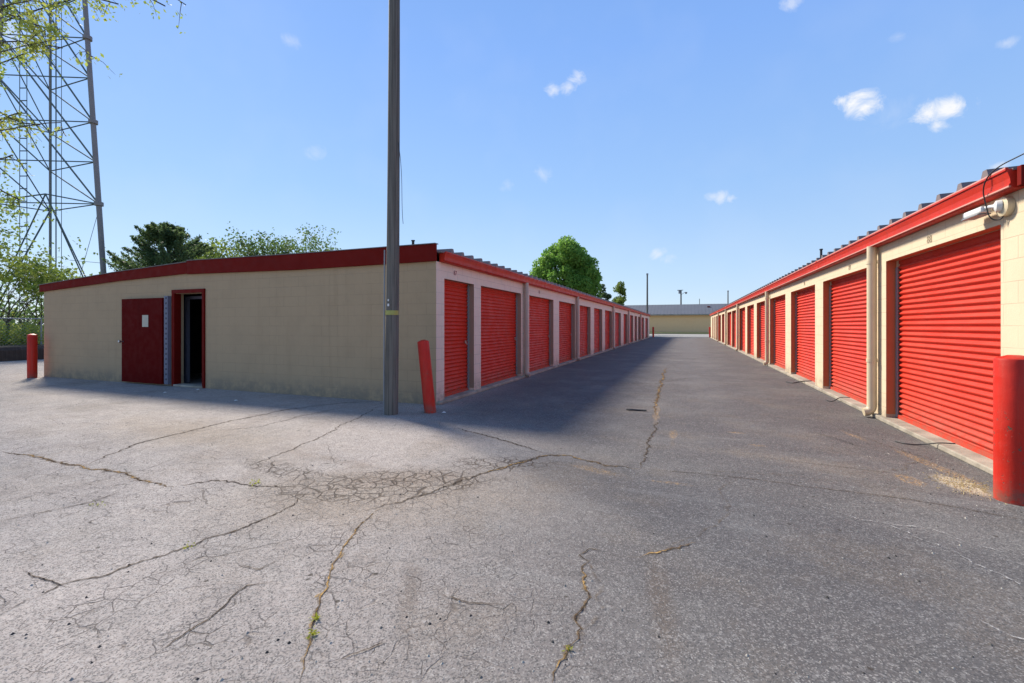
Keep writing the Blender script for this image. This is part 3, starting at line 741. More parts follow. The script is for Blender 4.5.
# ---- right building
rroot = empty('storage_building', (9.0, 31.5, 0), 'long cream block storage building right of the driveway, sunlit red roll-up doors facing the lane', 'building')
def DR(*px, X=None): return [(X or RX) * (CS + SN * (p - 512) / FPX) / (-SN + CS * (p - 512) / FPX) for p in px]
rdoors = []
for a, b in ((1000.8, 886.0), (868.6, 823.0), (815.1, 790.9), (785.4, 770.3), (765.0, 756.7), (753.9, 747.1), (745.2, 739.2), (736.0, 731.9), (731.4, 727.4), (724.4, 721.9), (720.9, 719.0), (717.6, 716.2), (715.4, 714.4), (713.4, 712.4)):
    y_ = DR(a, b); rdoors.append((y_[0], y_[1]))
LINTR, EAVER = 2.35, 2.60
storage(rroot, RX, -1, RY0, RY1, rdoors, 12.4, LINTR, EAVER, 'wall_cream', 'wall_cream', None,
        DR(871.8, 767, 737.6, 725.8, 718.3, X=RX - .085), .06, 'cream_pipe',
        [(0, 6.87, 2.405, '88', 'ink_pale'), (0, 9.7, 2.41, '89', 'ink_pale'), (0, 13.0, 2.41, '90', 'ink_pale')], RY0 + .03)
for i, (a, b) in enumerate(rdoors):
    o = shutter(rroot, RX, -1, a, b, .07, LINTR, latch=False, jamb='jamb_rust')
m = MB().box(RX + .19, 15.2, RY0, RY0 + .19, 0, 2.72).box(15.0, 15.2, RY0 + .19, RY1, 0, 2.5).box(RX + .19, 15.2, RY1 - .19, RY1, 0, 2.6)
m.build('end_wall', M['wall_cream'], rroot)
m = MB(); m.prism_y([(RX - .09, 2.60), (9, 2.70), (15.3, 2.4), (15.3, 2.66), (9, 3.0), (RX - .03, 2.86), (RX - .03, 2.77), (RX - .09, 2.77)], RY0 - .06, RY0 - .004)
m.build('fascia', M['red_dark'], rroot, bevel=.006)
roof_ribs(rroot, RX - .10, 9.0, -1, RY0 + .02, RY1 + .1, 2.77, 2.95, RY0 + .42)
m = MB(); m.prism_y([(9.0, 2.96), (15.3, 2.5), (15.3, 2.52), (9.0, 2.98)], RY0, RY1 + .1); m.build('roof_slope', M['roof'], rroot)
m = MB(); m.path([(3.35, 14.1, 2.8), (3.35, 14.1, 3.42)], .028, 10).path([(3.35, 14.1, 3.42), (3.35, 14.1, 3.45)], .04, 10); m.build('vent_pipe', M['dark'], rroot)

# small lamp and cable fixed under the gutter
sx = RX - .002
LY_ = 5.44
lt = empty('security_light', (sx, LY_, 2.49), 'white wall light on a swivel arm under the near end of the right gutter', 'light')
m = MB(); m.path([(sx, LY_, 2.49), (sx - .05, LY_, 2.49), (sx - .06, LY_, 2.49)], [.088, .088, .062], 18); m.build('junction_box', M['cream_pipe'], lt, smooth=True)
m = MB(); m.path([(sx - .06, LY_, 2.49), (sx - .085, LY_ + .04, 2.505), (sx - .10, LY_ + .07, 2.51), (sx - .11, LY_ + .11, 2.51)], [.022, .02, .018, .018], 8)
m.path([(sx - .05, LY_ + .0, 2.5), (sx - .085, LY_ + .012, 2.5), (sx - .095, LY_ + .015, 2.5)], [.055, .05, .03], 14)
m.build('arm', M['white_metal'], lt, smooth=True)
m = MB(); m.box(sx - .15, sx - .06, LY_ + .10, LY_ + .39, 2.47, 2.53); m.build('lamp_housing', M['white_metal'], lt, bevel=.015)
m = MB(); m.box(sx - .145, sx - .065, LY_ + .392, LY_ + .405, 2.465, 2.525).box(sx - .156, sx - .054, LY_ + .14, LY_ + .41, 2.457, 2.468); m.build('lamp_lens', M['galv'], lt, bevel=.003)
m = MB()
pts = [Vector((sx - .03, LY_, 2.41)), Vector((sx - .05, LY_ + .04, 2.37)), Vector((sx - .10, LY_ + .07, 2.40)), Vector((sx - .12, LY_ + .08, 2.52)), Vector((sx - .16, LY_ + .06, 2.70)), Vector((sx - .15, LY_ - .08, 2.82)), Vector((sx - .03, LY_ - .28, 2.88))]
def smooth(pts, n=3):
    for _ in range(n):
        q = [pts[0]]
        for a, b in zip(pts[:-1], pts[1:]): q += [a * .75 + b * .25, a * .25 + b * .75]
        q.append(pts[-1]); pts = q
    return pts
m.path(smooth(pts), .0055, 6); m.build('cable', M['dark'], lt, smooth=True)

# ---- far building closing the lane
fb = empty('storage_building', (0, 96, 0), 'low yellow block building with a grey metal roof closing the far end of the lane', 'building')
MB().box(-30, 30, 90, 90.2, 0, 3.5).box(-30, 30, 101.8, 102, 0, 3.5).build('wall', M['wall_far'], fb)
m = MB(); m.prism_x([(90.0, 3.5), (102, 3.5), (96, 5.5)], -29.9, -29.7).prism_x([(90.0, 3.5), (102, 3.5), (96, 5.5)], 29.7, 29.9)
m.box(-30, -29.8, 90.2, 101.8, 0, 3.5).box(29.8, 30, 90.2, 101.8, 0, 3.5); m.build('gable_wall', M['wall_far'], fb)
m = MB(); m.prism_x([(89.5, 3.5), (96, 5.6), (102.5, 3.5), (102.5, 3.62), (96, 5.72), (89.5, 3.62)], -30.3, 30.3)
for k in range(100):
    x = -30.2 + k * .61; m.prism_x([(89.48, 3.625), (96, 5.725), (96, 5.735), (89.48, 3.635)], x, x + .05)
m.build('roof', M['far_roof'], fb)
MB().box(-30.3, 30.3, 89.40, 89.48, 3.40, 3.60).build('gutter', M['sill'], fb)
MB().box(.2, 1.0, 89.96, 89.998, 2.15, 2.75).box(.24, .96, 89.95, 89.959, 2.19, 2.71).build('blanked_window', M['wall_far'], fb)
MB().box(3.8, 4.3, 93.6, 94.1, 4.8, 5.2).build('roof_vent', M['red_dark'], fb)

# ------------------------------------------------------------------ bollards
def bollard(loc, r, h, tilt, label, dome=.02):
    m = MB(); m.path([(0, 0, -.05), (0, 0, .02), (0, 0, h * .5), (0, 0, h - .02), (0, 0, h - .006), (0, 0, h + dome)], [r, r, r, r, r * .96, r * .35], 24)
    o = m.build('bollard', M['red_bollard'], None, smooth=True)
    o.location = loc; o.rotation_euler = tilt
    return tag(o, label, 'bollard', 'red steel bollards at the building corners')
bollard((2.45, 4.80, 0), .118, 1.145, (0, 0, 0), 'thick red steel bollard in sand beside the sunlit right building', .022)
bollard((-3.86, 6.30, 0), .095, 1.165, (R(-2), R(-8.0), 0), 'leaning red bollard next to the bare utility pole')
bollard((-16.45, 6.62, 0), .10, 1.17, (0, 0, 0), 'upright red bollard at the far left corner of the tan building')
bollard((-3.75, 57.6, 0), .11, 1.28, (0, 0, 0), 'tiny distant red bollard at the end of the left building')
bollard((2.72, 59.3, 0), .12, 1.28, (0, R(-1), 0), 'tiny distant red bollard at the end of the right building')

# ------------------------------------------------------------------ poles
pl = empty('utility_pole', (-4.37, 5.96, 0), 'tall grey wooden utility pole with a yellow band near the tan building corner', 'utility pole')
m = MB(); pts, rr = [], []
for k in range(14):
    z = k * .64 - (.1 if k == 0 else 0); pts.append((-4.37 + .0125 * z - .0008 * z * z * .5, 5.96 + .008 * math.sin(z * .6), z)); rr.append(0.107 - .0032 * z)
m.path(pts, rr, 20); m.build('pole_shaft', M['pole'], pl, smooth=True)
m = MB(); m.path([(-4.352, 5.96, 1.575), (-4.352, 5.96, 1.645)], .1055, 20); m.build('reflective_band', M['reflector'], pl, smooth=True)
m = MB().box(-4.36, -4.33, 5.85, 5.858, 1.71, 1.75).box(-4.355, -4.335, 5.85, 5.858, 1.79, 1.82); m.build('tag_plate', M['white_metal'], pl)
m = MB(); m.path([(-4.458, 5.895, 0.0), (-4.452, 5.89, 1.2), (-4.438, 5.885, 2.6)], .012, 6); m.build('ground_wire', M['galv'], pl)
m = MB(); m.path(smooth([Vector((-4.23, 5.96, 4.3)), Vector((-4.17, 5.96, 3.85)), Vector((-4.15, 5.94, 3.2)), Vector((-4.13, 5.94, 3.0))]), .004, 5); m.build('loose_wire', M['dark'], pl)

def far_pole(px, py, d, h, r, label, head):
    b = P(px, py, d); b.z = 0
    e = empty('utility_pole', b, label, 'utility pole', 'distant poles past the end of the lane')
    m = MB(); m.path([b, b + Vector((0, 0, h * .5)), b + Vector((0, 0, h))], [r, r * .85, r * .7], 10); m.build('pole_shaft', M['pole'], e, smooth=True)
    if head == 'lamp':
        m = MB(); m.path([b + Vector((0, 0, h - 1.2)), b + Vector((.9, 0, h - .6)), b + Vector((1.3, 0, h - .55))], .05, 6); m.build('lamp_arm', M['galv'], e)
        m = MB(); m.path([b + Vector((1.2, 0, h - .55)), b + Vector((1.2, 0, h - 1.0))], [.35, .2], 10); m.build('lamp_head', M['galv'], e)
        m = MB(); m.path([b + Vector((-.35, 0, h - .9)), b + Vector((-.35, 0, h - .1))], .28, 10); m.build('transformer', M['galv'], e)
        MB().box(b.x - .9, b.x + .5, b.y - .06, b.y + .06, h - .1, h + .05).build('crossarm', M['pole'], e)
    elif head == 'cap':
        m = MB(); m.path([b + Vector((0, 0, h - .3)), b + Vector((0, 0, h))], .16, 8); m.build('pole_cap', M['galv'], e)
far_pole(647.3, 300, 70, 9.6, .16, 'bare dark pole just left of the lane in front of the grey metal roof', 'cap')
far_pole(681, 300, 115, 10.6, .24, 'distant pole with transformer and lamp above the middle of the grey roof', 'lamp')
far_pole(699.5, 300, 112, 8.2, .10, 'short thin mast behind the right part of the grey roof', None)
far_pole(728, 300, 100, 9.3, .16, 'pale thin pole rising behind the right building', 'cap')

# ------------------------------------------------------------------ lattice tower
tb = P(45, 326, 30); tb.z = 0
tw = empty('lattice_tower', tb, 'tall steel lattice radio tower with a climbing ladder behind the trees at left', 'tower')
rt = Vector((CS, SN, 0)); fw = Vector((-SN, CS, 0))
def leg_pt(i, z):
    k = 1 - z / 62.0
    base = [rt * 4.25 + fw * 0, rt * -3.9 + fw * -.6, rt * .25 + fw * 6.0][i]
    if i == 2: return tb + rt * (.33 - 2.26 * k) + fw * 2.2 * k + Vector((0, 0, z))
    return tb + base * k + Vector((0, 0, z))
for i in range(3):
    m = MB(); zs = [0, 10, 20, 30, 40]
    m.path([leg_pt(i, z) for z in zs], [.155, .15, .14, .12, .10] if i != 2 else [.06] * 5, 12); m.build('leg', M['tower_leg'], tw, smooth=True)
zl = [(326 - y) / FPX * 30 + CAMZ for y in (204, 162, 122, 78, 38, -4, -46, -88, -130)]
def strut(a, b, r=.035, name='brace'):
    MB().path([a, b], r * 1.25, 6).build(name, M['tower'], tw, smooth=True)
for i, z in enumerate(zl):
    strut(leg_pt(0, z), leg_pt(1, z), .03, 'cross_strut'); strut(leg_pt(0, z), leg_pt(2, z), .03, 'cross_strut')
    if i % 2 == 0: strut(leg_pt(1, z), leg_pt(2, z), .03, 'cross_strut')
    if i + 3 < len(zl): strut(leg_pt(0, z), leg_pt(1, zl[i + 3]), .042)
    if i + 1 < len(zl):
        strut(leg_pt(0, z), leg_pt(2, zl[i + 1]), .034)
        strut(leg_pt(1, zl[i + 1]), leg_pt(2, z), .034)
        if i + 2 < len(zl): strut(leg_pt(2, z), leg_pt(1, zl[i + 2]), .030)
    if i % 2 == 0:
        f = leg_pt(0, z); m = MB(); m.path([f - Vector((0, 0, .12)), f + Vector((0, 0, .12))], .25, 12); m.build('flange', M['tower_leg'], tw)
zt = zl[0] + .6
ap = (leg_pt(0, zt) + leg_pt(1, zt)) / 2 + rt * .15
for tgt in (leg_pt(0, 2.2) - rt * .2, leg_pt(0, 3.4) - rt * .9, leg_pt(1, .5)): strut(ap, tgt, .034)
strut(ap, leg_pt(0, zl[0]), .035); strut(ap, leg_pt(1, zl[0]), .035)
strut(leg_pt(2, zl[0]), leg_pt(1, .3), .04)
strut(leg_pt(0, zl[0] - .3), leg_pt(0, 4.4) - rt * 1.7, .012); strut(leg_pt(0, 5.6), leg_pt(0, 5.8) - rt * 2.2, .012)
for dx in (-.15, .18, .55):
    q = tb + rt * (.25 + dx) + fw * .3
    MB().path([q + Vector((0, 0, 0)), q + Vector((0, 0, 40))], .035 if dx < .5 else .018, 8).build('feed_line', M['tower'], tw, smooth=True)
lb = tb + rt * -1.45 + fw * 0
m = MB()
for s_ in (-.24, .24): m.path([lb + rt * s_, lb + rt * s_ + Vector((0, 0, 40))], .022, 6)
z = .5
while z < 39:
    m.path([lb - rt * .24 + Vector((0, 0, z)), lb + rt * .24 + Vector((0, 0, z))], .035, 6); z += .84
m.build('ladder', M['tower'], tw)

# ------------------------------------------------------------------ trees
def leaf_object(name, pts, size, mat, parent, seed, flat=.0, aspect=.6):
    """small folded leaves, one four-sided face each, at the given points"""
    r = np.random.default_rng(seed); pts = np.asarray(pts, dtype=float); n = len(pts)
    a = r.normal(size=(n, 3)); a /= np.linalg.norm(a, axis=1)[:, None]
    b = r.normal(size=(n, 3)); b -= (b * a).sum(1)[:, None] * a; b /= np.linalg.norm(b, axis=1)[:, None]
    s = size * r.uniform(.55, 1.35, size=(n, 1))
    A, B = a * s, b * s * aspect
    c = np.cross(a, b) * s * .18
    v = np.stack([pts - A, pts - B + c, pts + A, pts + B + c], 1).reshape(-1, 3) - np.array(parent['_w'])
    me = bpy.data.meshes.new(name); me.vertices.add(4 * n); me.vertices.foreach_set('co', v.ravel())
    me.loops.add(4 * n); me.loops.foreach_set('vertex_index', np.arange(4 * n)); me.polygons.add(n)
    me.polygons.foreach_set('loop_start', np.arange(0, 4 * n, 4)); me.polygons.foreach_set('loop_total', np.full(n, 4))
    me.materials.append(mat); me.update(calc_edges=True); me.validate()
    o = bpy.data.objects.new(name, me); col.objects.link(o); o.parent = parent; o['_w'] = parent['_w']; return o

def blob_pts(r, blobs, n, shell=.55):
    """points in a union of ellipsoids, biased to their outsides"""
    vol = np.array([b[3] * b[4] * b[5] for b in blobs]) ** .75; vol /= vol.sum(); out = []
    for b, k in zip(blobs, (vol * n).astype(int)):
        d = r.normal(size=(k, 3)); d /= np.linalg.norm(d, axis=1)[:, None]
        rad = r.uniform(shell, 1.05, size=(k, 1)) ** .8
        out.append(np.array(b[:3]) + d * rad * np.array(b[3:6]))
    return np.concatenate(out)

def clump_tree(name, base, h, w, crown_lo, n, leaf, mat, bark, label, seed, shape='round', ncl=60, group='trees beyond the buildings', cl=.16):
    r = np.random.default_rng(seed); e = empty(name, base, label, 'tree', group)
    bx, by = base[0], base[1]; blobs = []
    ch = (h - crown_lo) / 2; cz_ = crown_lo + ch
    for k in range(ncl):
        d = r.normal(size=3); d /= np.linalg.norm(d); q = r.uniform(.35, 1.0) ** .6
        if shape == 'cone':
            zz = r.uniform(0, 1) ** .9; rad = (1 - zz) ** .75 * w / 2 * r.uniform(.3, 1.0); an = r.uniform(0, 6.283)
            c = (bx + math.cos(an) * rad, by + math.sin(an) * rad, crown_lo + zz * (h - crown_lo) * .93)
            s = w * cl * (1.15 - .6 * zz); blobs.append((*c, s, s, s * r.uniform(.9, 1.5)))
        else:
            s = w * cl * r.uniform(.6, 1.25)
            c = (bx + d[0] * q * (w / 2 - s), by + d[1] * q * (w / 2 - s), cz_ + d[2] * q * (ch - s * .8)); blobs.append((*c, s, s, s * .85))
    pts = blob_pts(r, blobs, n)
    leaf_object('crown', pts, leaf, M[mat], e, seed)
    m = MB(); r0 = max(.12, w * .035)
    m.path([(bx, by, -.1), (bx + .1, by, crown_lo * .6), (bx + .05, by + .05, cz_), (bx, by, h * .9)], [r0, r0 * .8, r0 * .5, r0 * .1], 10)
    for b in blobs[::2]:
        z0 = crown_lo * .8 + (b[2] - crown_lo) * .45; z0 = max(z0, crown_lo * .5)
        mid = ((bx + b[0]) / 2, (by + b[1]) / 2, (z0 + b[2]) / 2 + .15)
        m.path([(bx, by, z0), mid, b[:3]], [r0 * .35, r0 * .2, r0 * .06], 5)
    m.build('trunk', M[bark], e, smooth=True)
    return e

# dark conifer behind the tan building
def conifer(px, d, top, w, lo, label, seed, n=34000):
    b = P(px, 326, d); b.z = 0
    r = np.random.default_rng(seed); e = empty('conifer_tree', b, label, 'tree', 'trees beyond the buildings')
    pts = []; m = MB(); m.path([(b.x, b.y, -.1), (b.x, b.y, top * .95)], [.3, .05], 10)
    for k in range(120):
        f = r.uniform(0, 1) ** .85; z0 = lo + f * (top - lo) * .86; L = (w / 2) * (1 - f ** 1.5) ** .55 * r.uniform(.72, 1.04) + .25
        an = r.uniform(0, 6.283); up = r.uniform(.30, .62) * L + .25
        tip = np.array([b.x + math.cos(an) * L, b.y + math.sin(an) * L, z0 + up]); st = np.array([b.x, b.y, z0])
        midp = (st + tip) / 2 - np.array([0, 0, .08 * L])
        m.path([st, midp, tip], [.045, .03, .01], 4)
        k2 = n // 120
        tt = r.uniform(.3, 1.0, size=(k2, 1)) ** .7
        c = (1 - tt) ** 2 * st + 2 * tt * (1 - tt) * midp + tt ** 2 * tip
        pts.append(c + r.normal(size=(k2, 3)) * (.34 * (1.12 - tt)) * np.array([1, 1, .9]))
    leaf_object('crown', np.concatenate(pts), .085, M['leaf_dark'], e, seed, aspect=.4)
    m.build('trunk', M['bark_dark'], e, smooth=True)
conifer(169, 30, 8.5, 7.3, 1.6, 'dense dark green conifer rising behind the left part of the red fascia', 3)

def b0(px, d): q = P(px, 326, d); return (q.x, q.y, 0)
# big round maple and its small neighbours
bx = b0(566, 66)
def maple():
    clump_tree('broadleaf_tree', bx, 14.7, 11.4, 2.2, 46000, .17, 'leaf_maple', 'bark', 'big round bright green maple above the left building roof', 21, ncl=150, cl=.10)
maple()
clump_tree('broadleaf_tree', b0(583, 68), 11.6, 6.2, 2.0, 16000, .20, 'leaf_maple', 'bark', 'lower green tree merging with the right side of the big maple', 22, ncl=45, cl=.17)
clump_tree('pine_tree', b0(605, 75), 9.3, 2.6, 3.5, 1800, .16, 'leaf_dark', 'bark_dark', 'small ragged dark pine between the maple and the slim light tree', 23, ncl=14, cl=.2)
clump_tree('slim_tree', b0(620, 72), 9.3, 3.0, 1.5, 4200, .15, 'leaf_light', 'bark_dark', 'slim light green tree near the end of the left building roof', 24, ncl=36, cl=.2)

# airy branching trees
def branch_tree(name, base, h, label, seed, mat, bark, leaf, nleaf=9, spread=.55, depth=5, r0=.12, lean=(0, 0), trunks=1, cat='tree', group=None, first=.28, droop=0.0, leafstart=3, jit=.22):
    r = random.Random(seed); e = empty(name, base, label, cat, group); m = MB(); pts = []
    base = Vector(base)
    def grow(p, d, L, rad, lev):
        a = p; segs = 3; path = [p.copy()]; rr = [rad]
        for k in range(segs):
            d = (d + Vector((r.uniform(-1, 1), r.uniform(-1, 1), r.uniform(-.6, .8) - droop * lev)) * .20).normalized()
            p = p + d * (L / segs); path.append(p.copy()); rr.append(rad * (1 - .16 * (k + 1)))
        m.path(path, rr, 6 if lev < 2 else 4, cap=False)
        if lev >= leafstart:
            for k in range(nleaf):
                q = path[r.randrange(1, 4)].lerp(path[-1], r.random()); pts.append(tuple(q + Vector((r.gauss(0, jit), r.gauss(0, jit), r.gauss(0, jit * .8)))))
        if lev < depth:
            for k in range(3 if lev < 3 else 2):
                an = r.uniform(0, 6.283); s_ = spread * r.uniform(.6, 1.3)
                sd = Vector((math.cos(an), math.sin(an), 0)); nd = (d + sd * s_ * 1.3 + Vector((0, 0, .12 - droop))).normalized()
                st = path[r.choice((2, 3))] if k else path[-1]
                grow(st, nd, L * r.uniform(.66, .84), rr[-1] * .72, lev + 1)
    for k in range(trunks):
        an = r.uniform(0, 6.283)
        d0 = Vector((lean[0] + math.cos(an) * .2 * (trunks > 1), lean[1] + math.sin(an) * .2 * (trunks > 1), 1)).normalized()
        grow(base + Vector((math.cos(an) * .1, math.sin(an) * .1, -.05)), d0, h * first, r0, 0)
    leaf_object('crown', pts, leaf, M[mat], e, seed); m.build('trunk', M[bark], e, smooth=True); return e
branch_tree('broadleaf_tree', b0(236, 36), 10.2, 'low yellow green tree right of the dark conifer', 31, 'leaf_light', 'bark', .12, 22, depth=5, r0=.14, group='trees beyond the buildings', jit=.35)
branch_tree('broadleaf_tree', b0(264, 36), 10.5, 'grey green rounded tree with see-through crown behind the red fascia', 34, 'leaf_mid', 'bark', .11, 24, depth=5, r0=.15, group='trees beyond the buildings', jit=.35)
branch_tree('broadleaf_tree', b0(346, 40), 12.3, 'sparse treetop just showing above the fascia left of the pole', 37, 'leaf_mid', 'bark', .11, 9, depth=5, r0=.13, group='trees beyond the buildings', jit=.3)
branch_tree('broadleaf_tree', b0(525, 60), 8.3, 'thin bare-twigged treetop left of the big maple', 38, 'leaf_mid', 'bark', .09, 2, depth=5, r0=.1, group='trees beyond the buildings', jit=.3)

# left edge: bank, fence, scrub
tag(MB().prism_y([(-26.0, 0), (-25.2, 0), (-25.2, .42), (-25.3, .55), (-26.0, .6)], -12, 40).build('timber_bank', M['bank']), kind='structure')
m = MB(); m.face([(-26.0, -60, .56), (-26.0, 90, .56), (-200, 90, 1.2), (-200, -60, 1.2)]); tag(m.build('grass_bank', M['grass']), kind='structure')
fe = empty('chain_link_fence', (-26.6, 12, .55), 'low chain link fence with a top rail behind the dark timber bank', 'fence')
m = MB(); m.path([(-26.6, -5, 1.72), (-26.6, 40, 1.72)], .028, 8); m.build('top_rail', M['galv'], fe)
for y in range(-4, 40, 3):
    MB().path([(-26.6, y, .5), (-26.6, y, 1.76)], .03, 8).build('fence_post', M['galv'], fe)
m = MB(); y = -5.0
while y < 40:
    for s_ in (-1, 1):
        a = Vector((-26.6 + .003 * s_, y, .58)); b = Vector((-26.6 + .003 * s_, y + s_ * 1.12, 1.70)); m.path([a, b], .003, 3, cap=False)
    y += .14
m.build('mesh', M['galv'], fe)
specs = [((-29.5, 9.3), 8.2, 41, 3), ((-32.5, 10.2), 8.6, 42, 2), ((-28.6, 10.6), 5.4, 43, 3), ((-33.5, 9.0), 10.2, 44, 2), ((-29.6, 11.6), 4.8, 45, 3), ((-30.5, 8.0), 9.2, 46, 2)]
lab = ['multi-stemmed young tree just behind the fence, nearest the frame edge', 'taller thin tree in front of the tower ladder', 'small leafy tree by the fence post nearest the tan building', 'loose tall tree at the back of the scrub under the tower',
       'low spreading tree next to the corner of the tan building', 'spring green tree at the far left edge of the picture']
for (xy, h, sd, tr), lb_ in zip(specs, lab):
    branch_tree('scrub_tree', (xy[0], xy[1], .55), h, lb_, sd, 'leaf_scrub', 'bark', .085, 3, depth=5, r0=.075, trunks=tr, group='scrub trees behind the fence', jit=.22, spread=.6)
# undergrowth
r_ = np.random.default_rng(8); pts = []
for k in range(170):
    c = np.array([r_.uniform(-30.5, -26.9), r_.uniform(4, 24), .6]); hh = r_.uniform(.35, 1.3)
    pts.append(c + r_.normal(size=(130, 3)) * np.array([.34, .34, .0]) + np.stack([np.zeros(130), np.zeros(130), np.abs(r_.normal(size=130)) * hh * .6], 1))
ug = empty('undergrowth', (-28.5, 14, .55)); uo = leaf_object('undergrowth', np.concatenate(pts), .07, M['leaf_spring'], ug, 9)
uo.parent = None; uo.location = ug.location; bpy.data.objects.remove(ug); tag(uo, 'tangled bright green undergrowth on the bank', 'undergrowth', kind='stuff')
r_ = np.random.default_rng(18); pts = []
for k in range(60):
    c = np.array([r_.uniform(-46, -36), r_.uniform(8, 40), .8]); hh = r_.uniform(1, 3.0)
    pts.append(c + r_.normal(size=(260, 3)) * np.array([1.2, 1.2, .0]) + np.stack([np.zeros(260), np.zeros(260), np.abs(r_.normal(size=260)) * hh * .7], 1))
ug = empty('w', (-41, 24, .6)); uo = leaf_object('far_thicket', np.concatenate(pts), .14, M['leaf_mid'], ug, 19)
uo.parent = None; uo.location = ug.location; bpy.data.objects.remove(ug); tag(uo, 'dim green thicket far behind the fence', 'thicket', kind='stuff')

# tree off the left edge whose boughs hang into the top corner
ot_base = Vector((-21.5, 4.2, 0))
ot = empty('overhanging_tree', ot_base, 'tree outside the left edge whose yellow green boughs hang into the top corner', 'tree')
m = MB(); pts = []; r = random.Random(77)
m.path([ot_base, ot_base + Vector((.2, .2, 4)), ot_base + Vector((.3, .5, 9)), ot_base + Vector((0, .6, 13))], [.32, .26, .2, .08], 12)
boughs = [((-20, 30), (30, 12), (70, 0), 1.0), ((-20, 45), (20, 40), (62, 48), 1.2), ((-25, 20), (10, 5), (40, -10), 1.2), ((20, -18), (80, -6), (118, 4), .8), ((60, -28), (130, -12), (165, 6), .5), ((-10, 105), (15, 122), (40, 125), .55), ((120, -20), (160, -12), (186, 5), .15), ((-20, 70), (5, 62), (28, 52), .8), ((-20, 175), (0, 190), (20, 200), .5), ((-30, 150), (0, 160), (12, 155), .3), ((-20, 0), (25, 22), (55, 30), 1.3), ((60, 35), (80, 45), (92, 57), .16), ((-15, 130), (2, 118), (22, 112), .6), ((60, 118), (62, 130), (66, 136), .05)]
for a, b, c, dn in boughs:
    d = r.uniform(12.2, 13.8)
    A, B, C = P(*a, d), P(*b, d + r.uniform(-.4, .4)), P(*c, d + r.uniform(-.6, .6))
    st = ot_base + Vector((.2, .5, min(A.z * .8, 11)))
    m.path(smooth([st, A, B, C], 2), .013 if dn < .3 else .019, 5)
    n = int(300 * dn)
    for k in range(int(10 * dn) + 2):
        t_ = r.uniform(.15, 1.0); q = (1 - t_) ** 2 * A + 2 * t_ * (1 - t_) * B + t_ * t_ * C
        tip = q + Vector((r.gauss(0, .3), r.gauss(0, .3), -r.uniform(.1, .65)))
        m.path([q, q.lerp(tip, .5) + Vector((0, 0, .08)), tip], [.010, .007, .003], 4, cap=False)
        for j in range(int(n / (10 * dn + 2))):
            w_ = q.lerp(tip, r.random()); pts.append(tuple(w_ + Vector((r.gauss(0, .09), r.gauss(0, .09), r.gauss(0, .09)))))
for k in range(1000):   # the crown outside the frame
    an = r.uniform(0, 6.28); rr = r.uniform(.5, 2.6)
    pts.append((ot_base.x - 1.2 + math.cos(an) * rr, ot_base.y - 1.0 + math.sin(an) * rr, r.uniform(9, 14)))
leaf_object('crown', pts, .052, M['leaf_spring'], ot, 78); m.build('trunk', M['bark'], ot, smooth=True)

# ------------------------------------------------------------------ small things on the ground
def tuft(px, py, n, s, mat, label, name, seed, spread=.05, grp=None):
    c = G(px, py); e = empty('tmp', c); r = np.random.default_rng(seed)
    p = np.array(c) + r.normal(size=(n, 3)) * np.array([spread, spread, 0]) + np.stack([np.zeros(n), np.zeros(n), np.abs(r.normal(size=n)) * s * 1.3 + .005], 1)
    o = leaf_object(name, p, s, M[mat], e, seed, aspect=.35); o.parent = None; o.location = c; bpy.data.objects.remove(e)
    tag(o, label, 'weed', grp)
wg = 'weeds growing in the asphalt cracks'
tuft(312, 636, 34, .010, 'leaf_weed', 'tiny yellow green weed in the bottom left crack, lower of the two', 'weed', 1, .014, wg)
tuft(317, 620, 26, .010, 'leaf_weed', 'tiny yellow green weed in the bottom left crack, upper of the two', 'weed', 2, .012, wg)
tuft(96, 506, 16, .012, 'leaf_weed', 'lone flat weed on the bleached asphalt at left', 'weed', 3, .03, wg)
tuft(255, 484, 26, .013, 'leaf_weed', 'yellow green weed where the long crack meets the crazed patch', 'weed', 4, .04, wg)
tuft(191, 548, 16, .010, 'leaf_weed', 'small weed in the diagonal crack at left centre', 'weed', 5, .02, wg)
tuft(568, 652, 14, .009, 'leaf_weed', 'small weed in the bottom centre crack', 'weed', 6, .01, wg)
c = Vector((2.27, 5.10, 0)); e = empty('tmp', c); r = np.random.default_rng(5); n = 420
p = np.array(c) + r.normal(size=(n, 3)) * np.array([.10, .15, 0]) + np.stack([np.zeros(n), np.zeros(n), np.abs(r.normal(size=n)) * .007 + .002], 1)
o = leaf_object('dry_litter', p, .013, M['straw'], e, 5, aspect=.25); o.parent = None; o.location = c; bpy.data.objects.remove(e); tag(o, 'pale straw and grit heaped by the thick bollard', 'litter', kind='stuff')
# grit and pebbles strewn over the asphalt
r = np.random.default_rng(4); m = MB()
for k in range(520):
    if k < 330: px, py = r.uniform(0, 1024), 400 + 283 * r.uniform(0, 1) ** 1.3; q = G(px, py)
    elif k < 430: q = Vector((r.normal(2.15, .22), r.normal(5.6, .8), 0))
    else: q = Vector((r.normal(-13, 3), r.normal(6.3, .5), 0))
    if q.x > RX - .1 or (q.x < LX and q.y > LY0 - .05): continue
    s = r.uniform(.003, .009); i = len(m.v)
    ring = [(q.x + math.cos(a + s * 99) * s * r.uniform(.7, 1.3), q.y + math.sin(a + s * 99) * s * r.uniform(.7, 1.3)) for a in (0, 1.26, 2.5, 3.8, 5.0)]
    m.v += [(x, y, 0) for x, y in ring] + [(q.x, q.y, s * 1.1)]
    for j in range(5): m.f.append((i + j, i + (j + 1) % 5, i + 5)); m.m.append(0)
t = MT('grit'); gm = t.out(t.mix(t.ramp(t.noise(4, 2), .45, .55), (.04, .035, .03), (.40, .36, .30)), .9)
tag(m.build('grit', gm), 'loose grit and pebbles strewn over the asphalt', 'grit', kind='stuff')
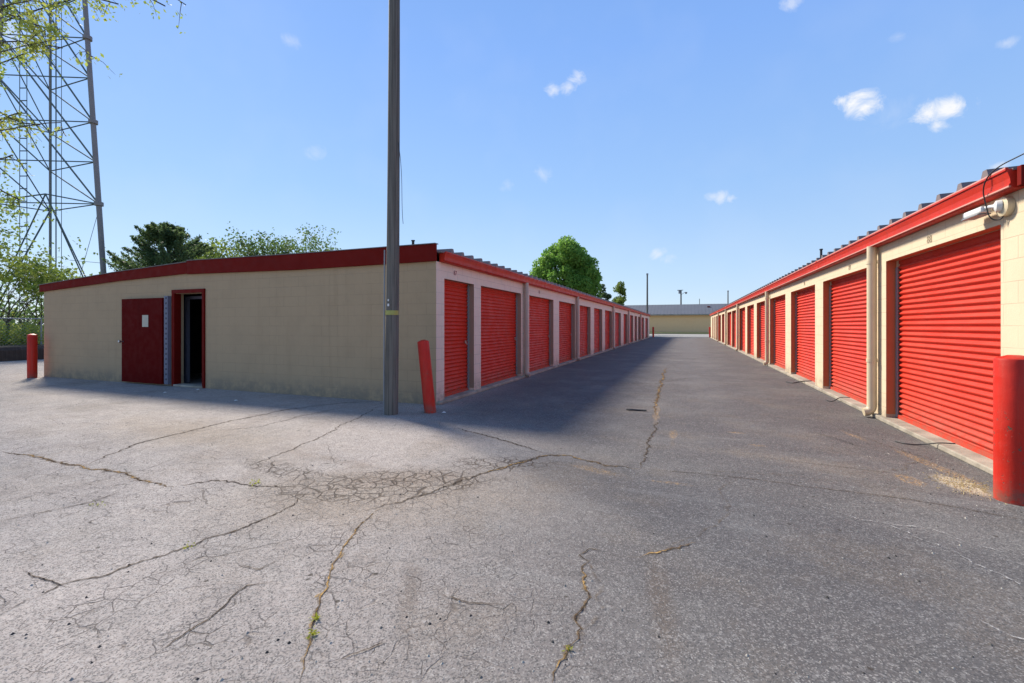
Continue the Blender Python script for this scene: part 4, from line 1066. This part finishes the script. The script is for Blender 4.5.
# flattened black strip on the lane, a wad of paper, cables by the sills
q = G(637, 411)
m = MB(); m.path(smooth([q + Vector((-.17, .02, .012)), q + Vector((-.08, -.02, .02)), q + Vector((.03, .02, .012)), q + Vector((.15, -.01, .022))]), [.012] * 26, 5) if False else m.path(smooth([q + Vector((-.17, .02, .012)), q + Vector((-.08, -.02, .02)), q + Vector((.03, .02, .012)), q + Vector((.15, -.01, .022))]), .014, 6)
tag(m.build('rubber_strip', M['dark']), 'short black rubber strip lying in the middle of the lane', 'debris')
for i, (px, py, lb_) in enumerate(((444, 413, 'white scrap of paper at the foot of the leaning bollard'), (198, 390, 'pale flat scrap of litter just outside the doorway'), (165, 393, 'pale scrap of litter below the folded back door'), (236, 401, 'small white scrap in the shade of the tan wall'))):
    q = G(px, py); m = MB(); s = .035
    m.v = [(q.x - s, q.y - s * .6, .004), (q.x + s, q.y - s, .012), (q.x + s * .8, q.y + s * .7, .006), (q.x - s * .7, q.y + s, .016), (q.x, q.y, .03)]
    m.f = [(0, 1, 4), (1, 2, 4), (2, 3, 4), (3, 0, 4), (3, 2, 1, 0)]; m.m = [0] * 5
    tag(m.build('paper_scrap', M['white_metal']), lb_, 'litter', 'scraps of paper on the asphalt')
def cable(pts, label, rad=.007):
    m = MB(); m.path(smooth([Vector(p) for p in pts], 3), rad, 6); tag(m.build('cable', M['dark'], smooth=True), label, 'cable', 'short cables on the door sills')
cable([(2.80, 6.45, .09), (2.66, 6.50, .075), (2.56, 6.62, .01), (2.42, 6.60, .012), (2.36, 6.74, .01)], 'short black cable from under the nearest right roll-up door')
cable([(2.80, 9.9, .09), (2.66, 10.0, .075), (2.52, 9.8, .012), (2.45, 9.95, .01)], 'short thin cable under the second right roll-up door', .008)
cable([(2.80, 12.6, .09), (2.62, 12.7, .06), (2.42, 12.6, .012), (2.33, 12.9, .012)], 'short dark cable under the third right roll-up door', .012)

for o in bpy.data.objects:
    if '_w' in o: del o['_w']
scene.render.resolution_x = 1024; scene.render.resolution_y = 683
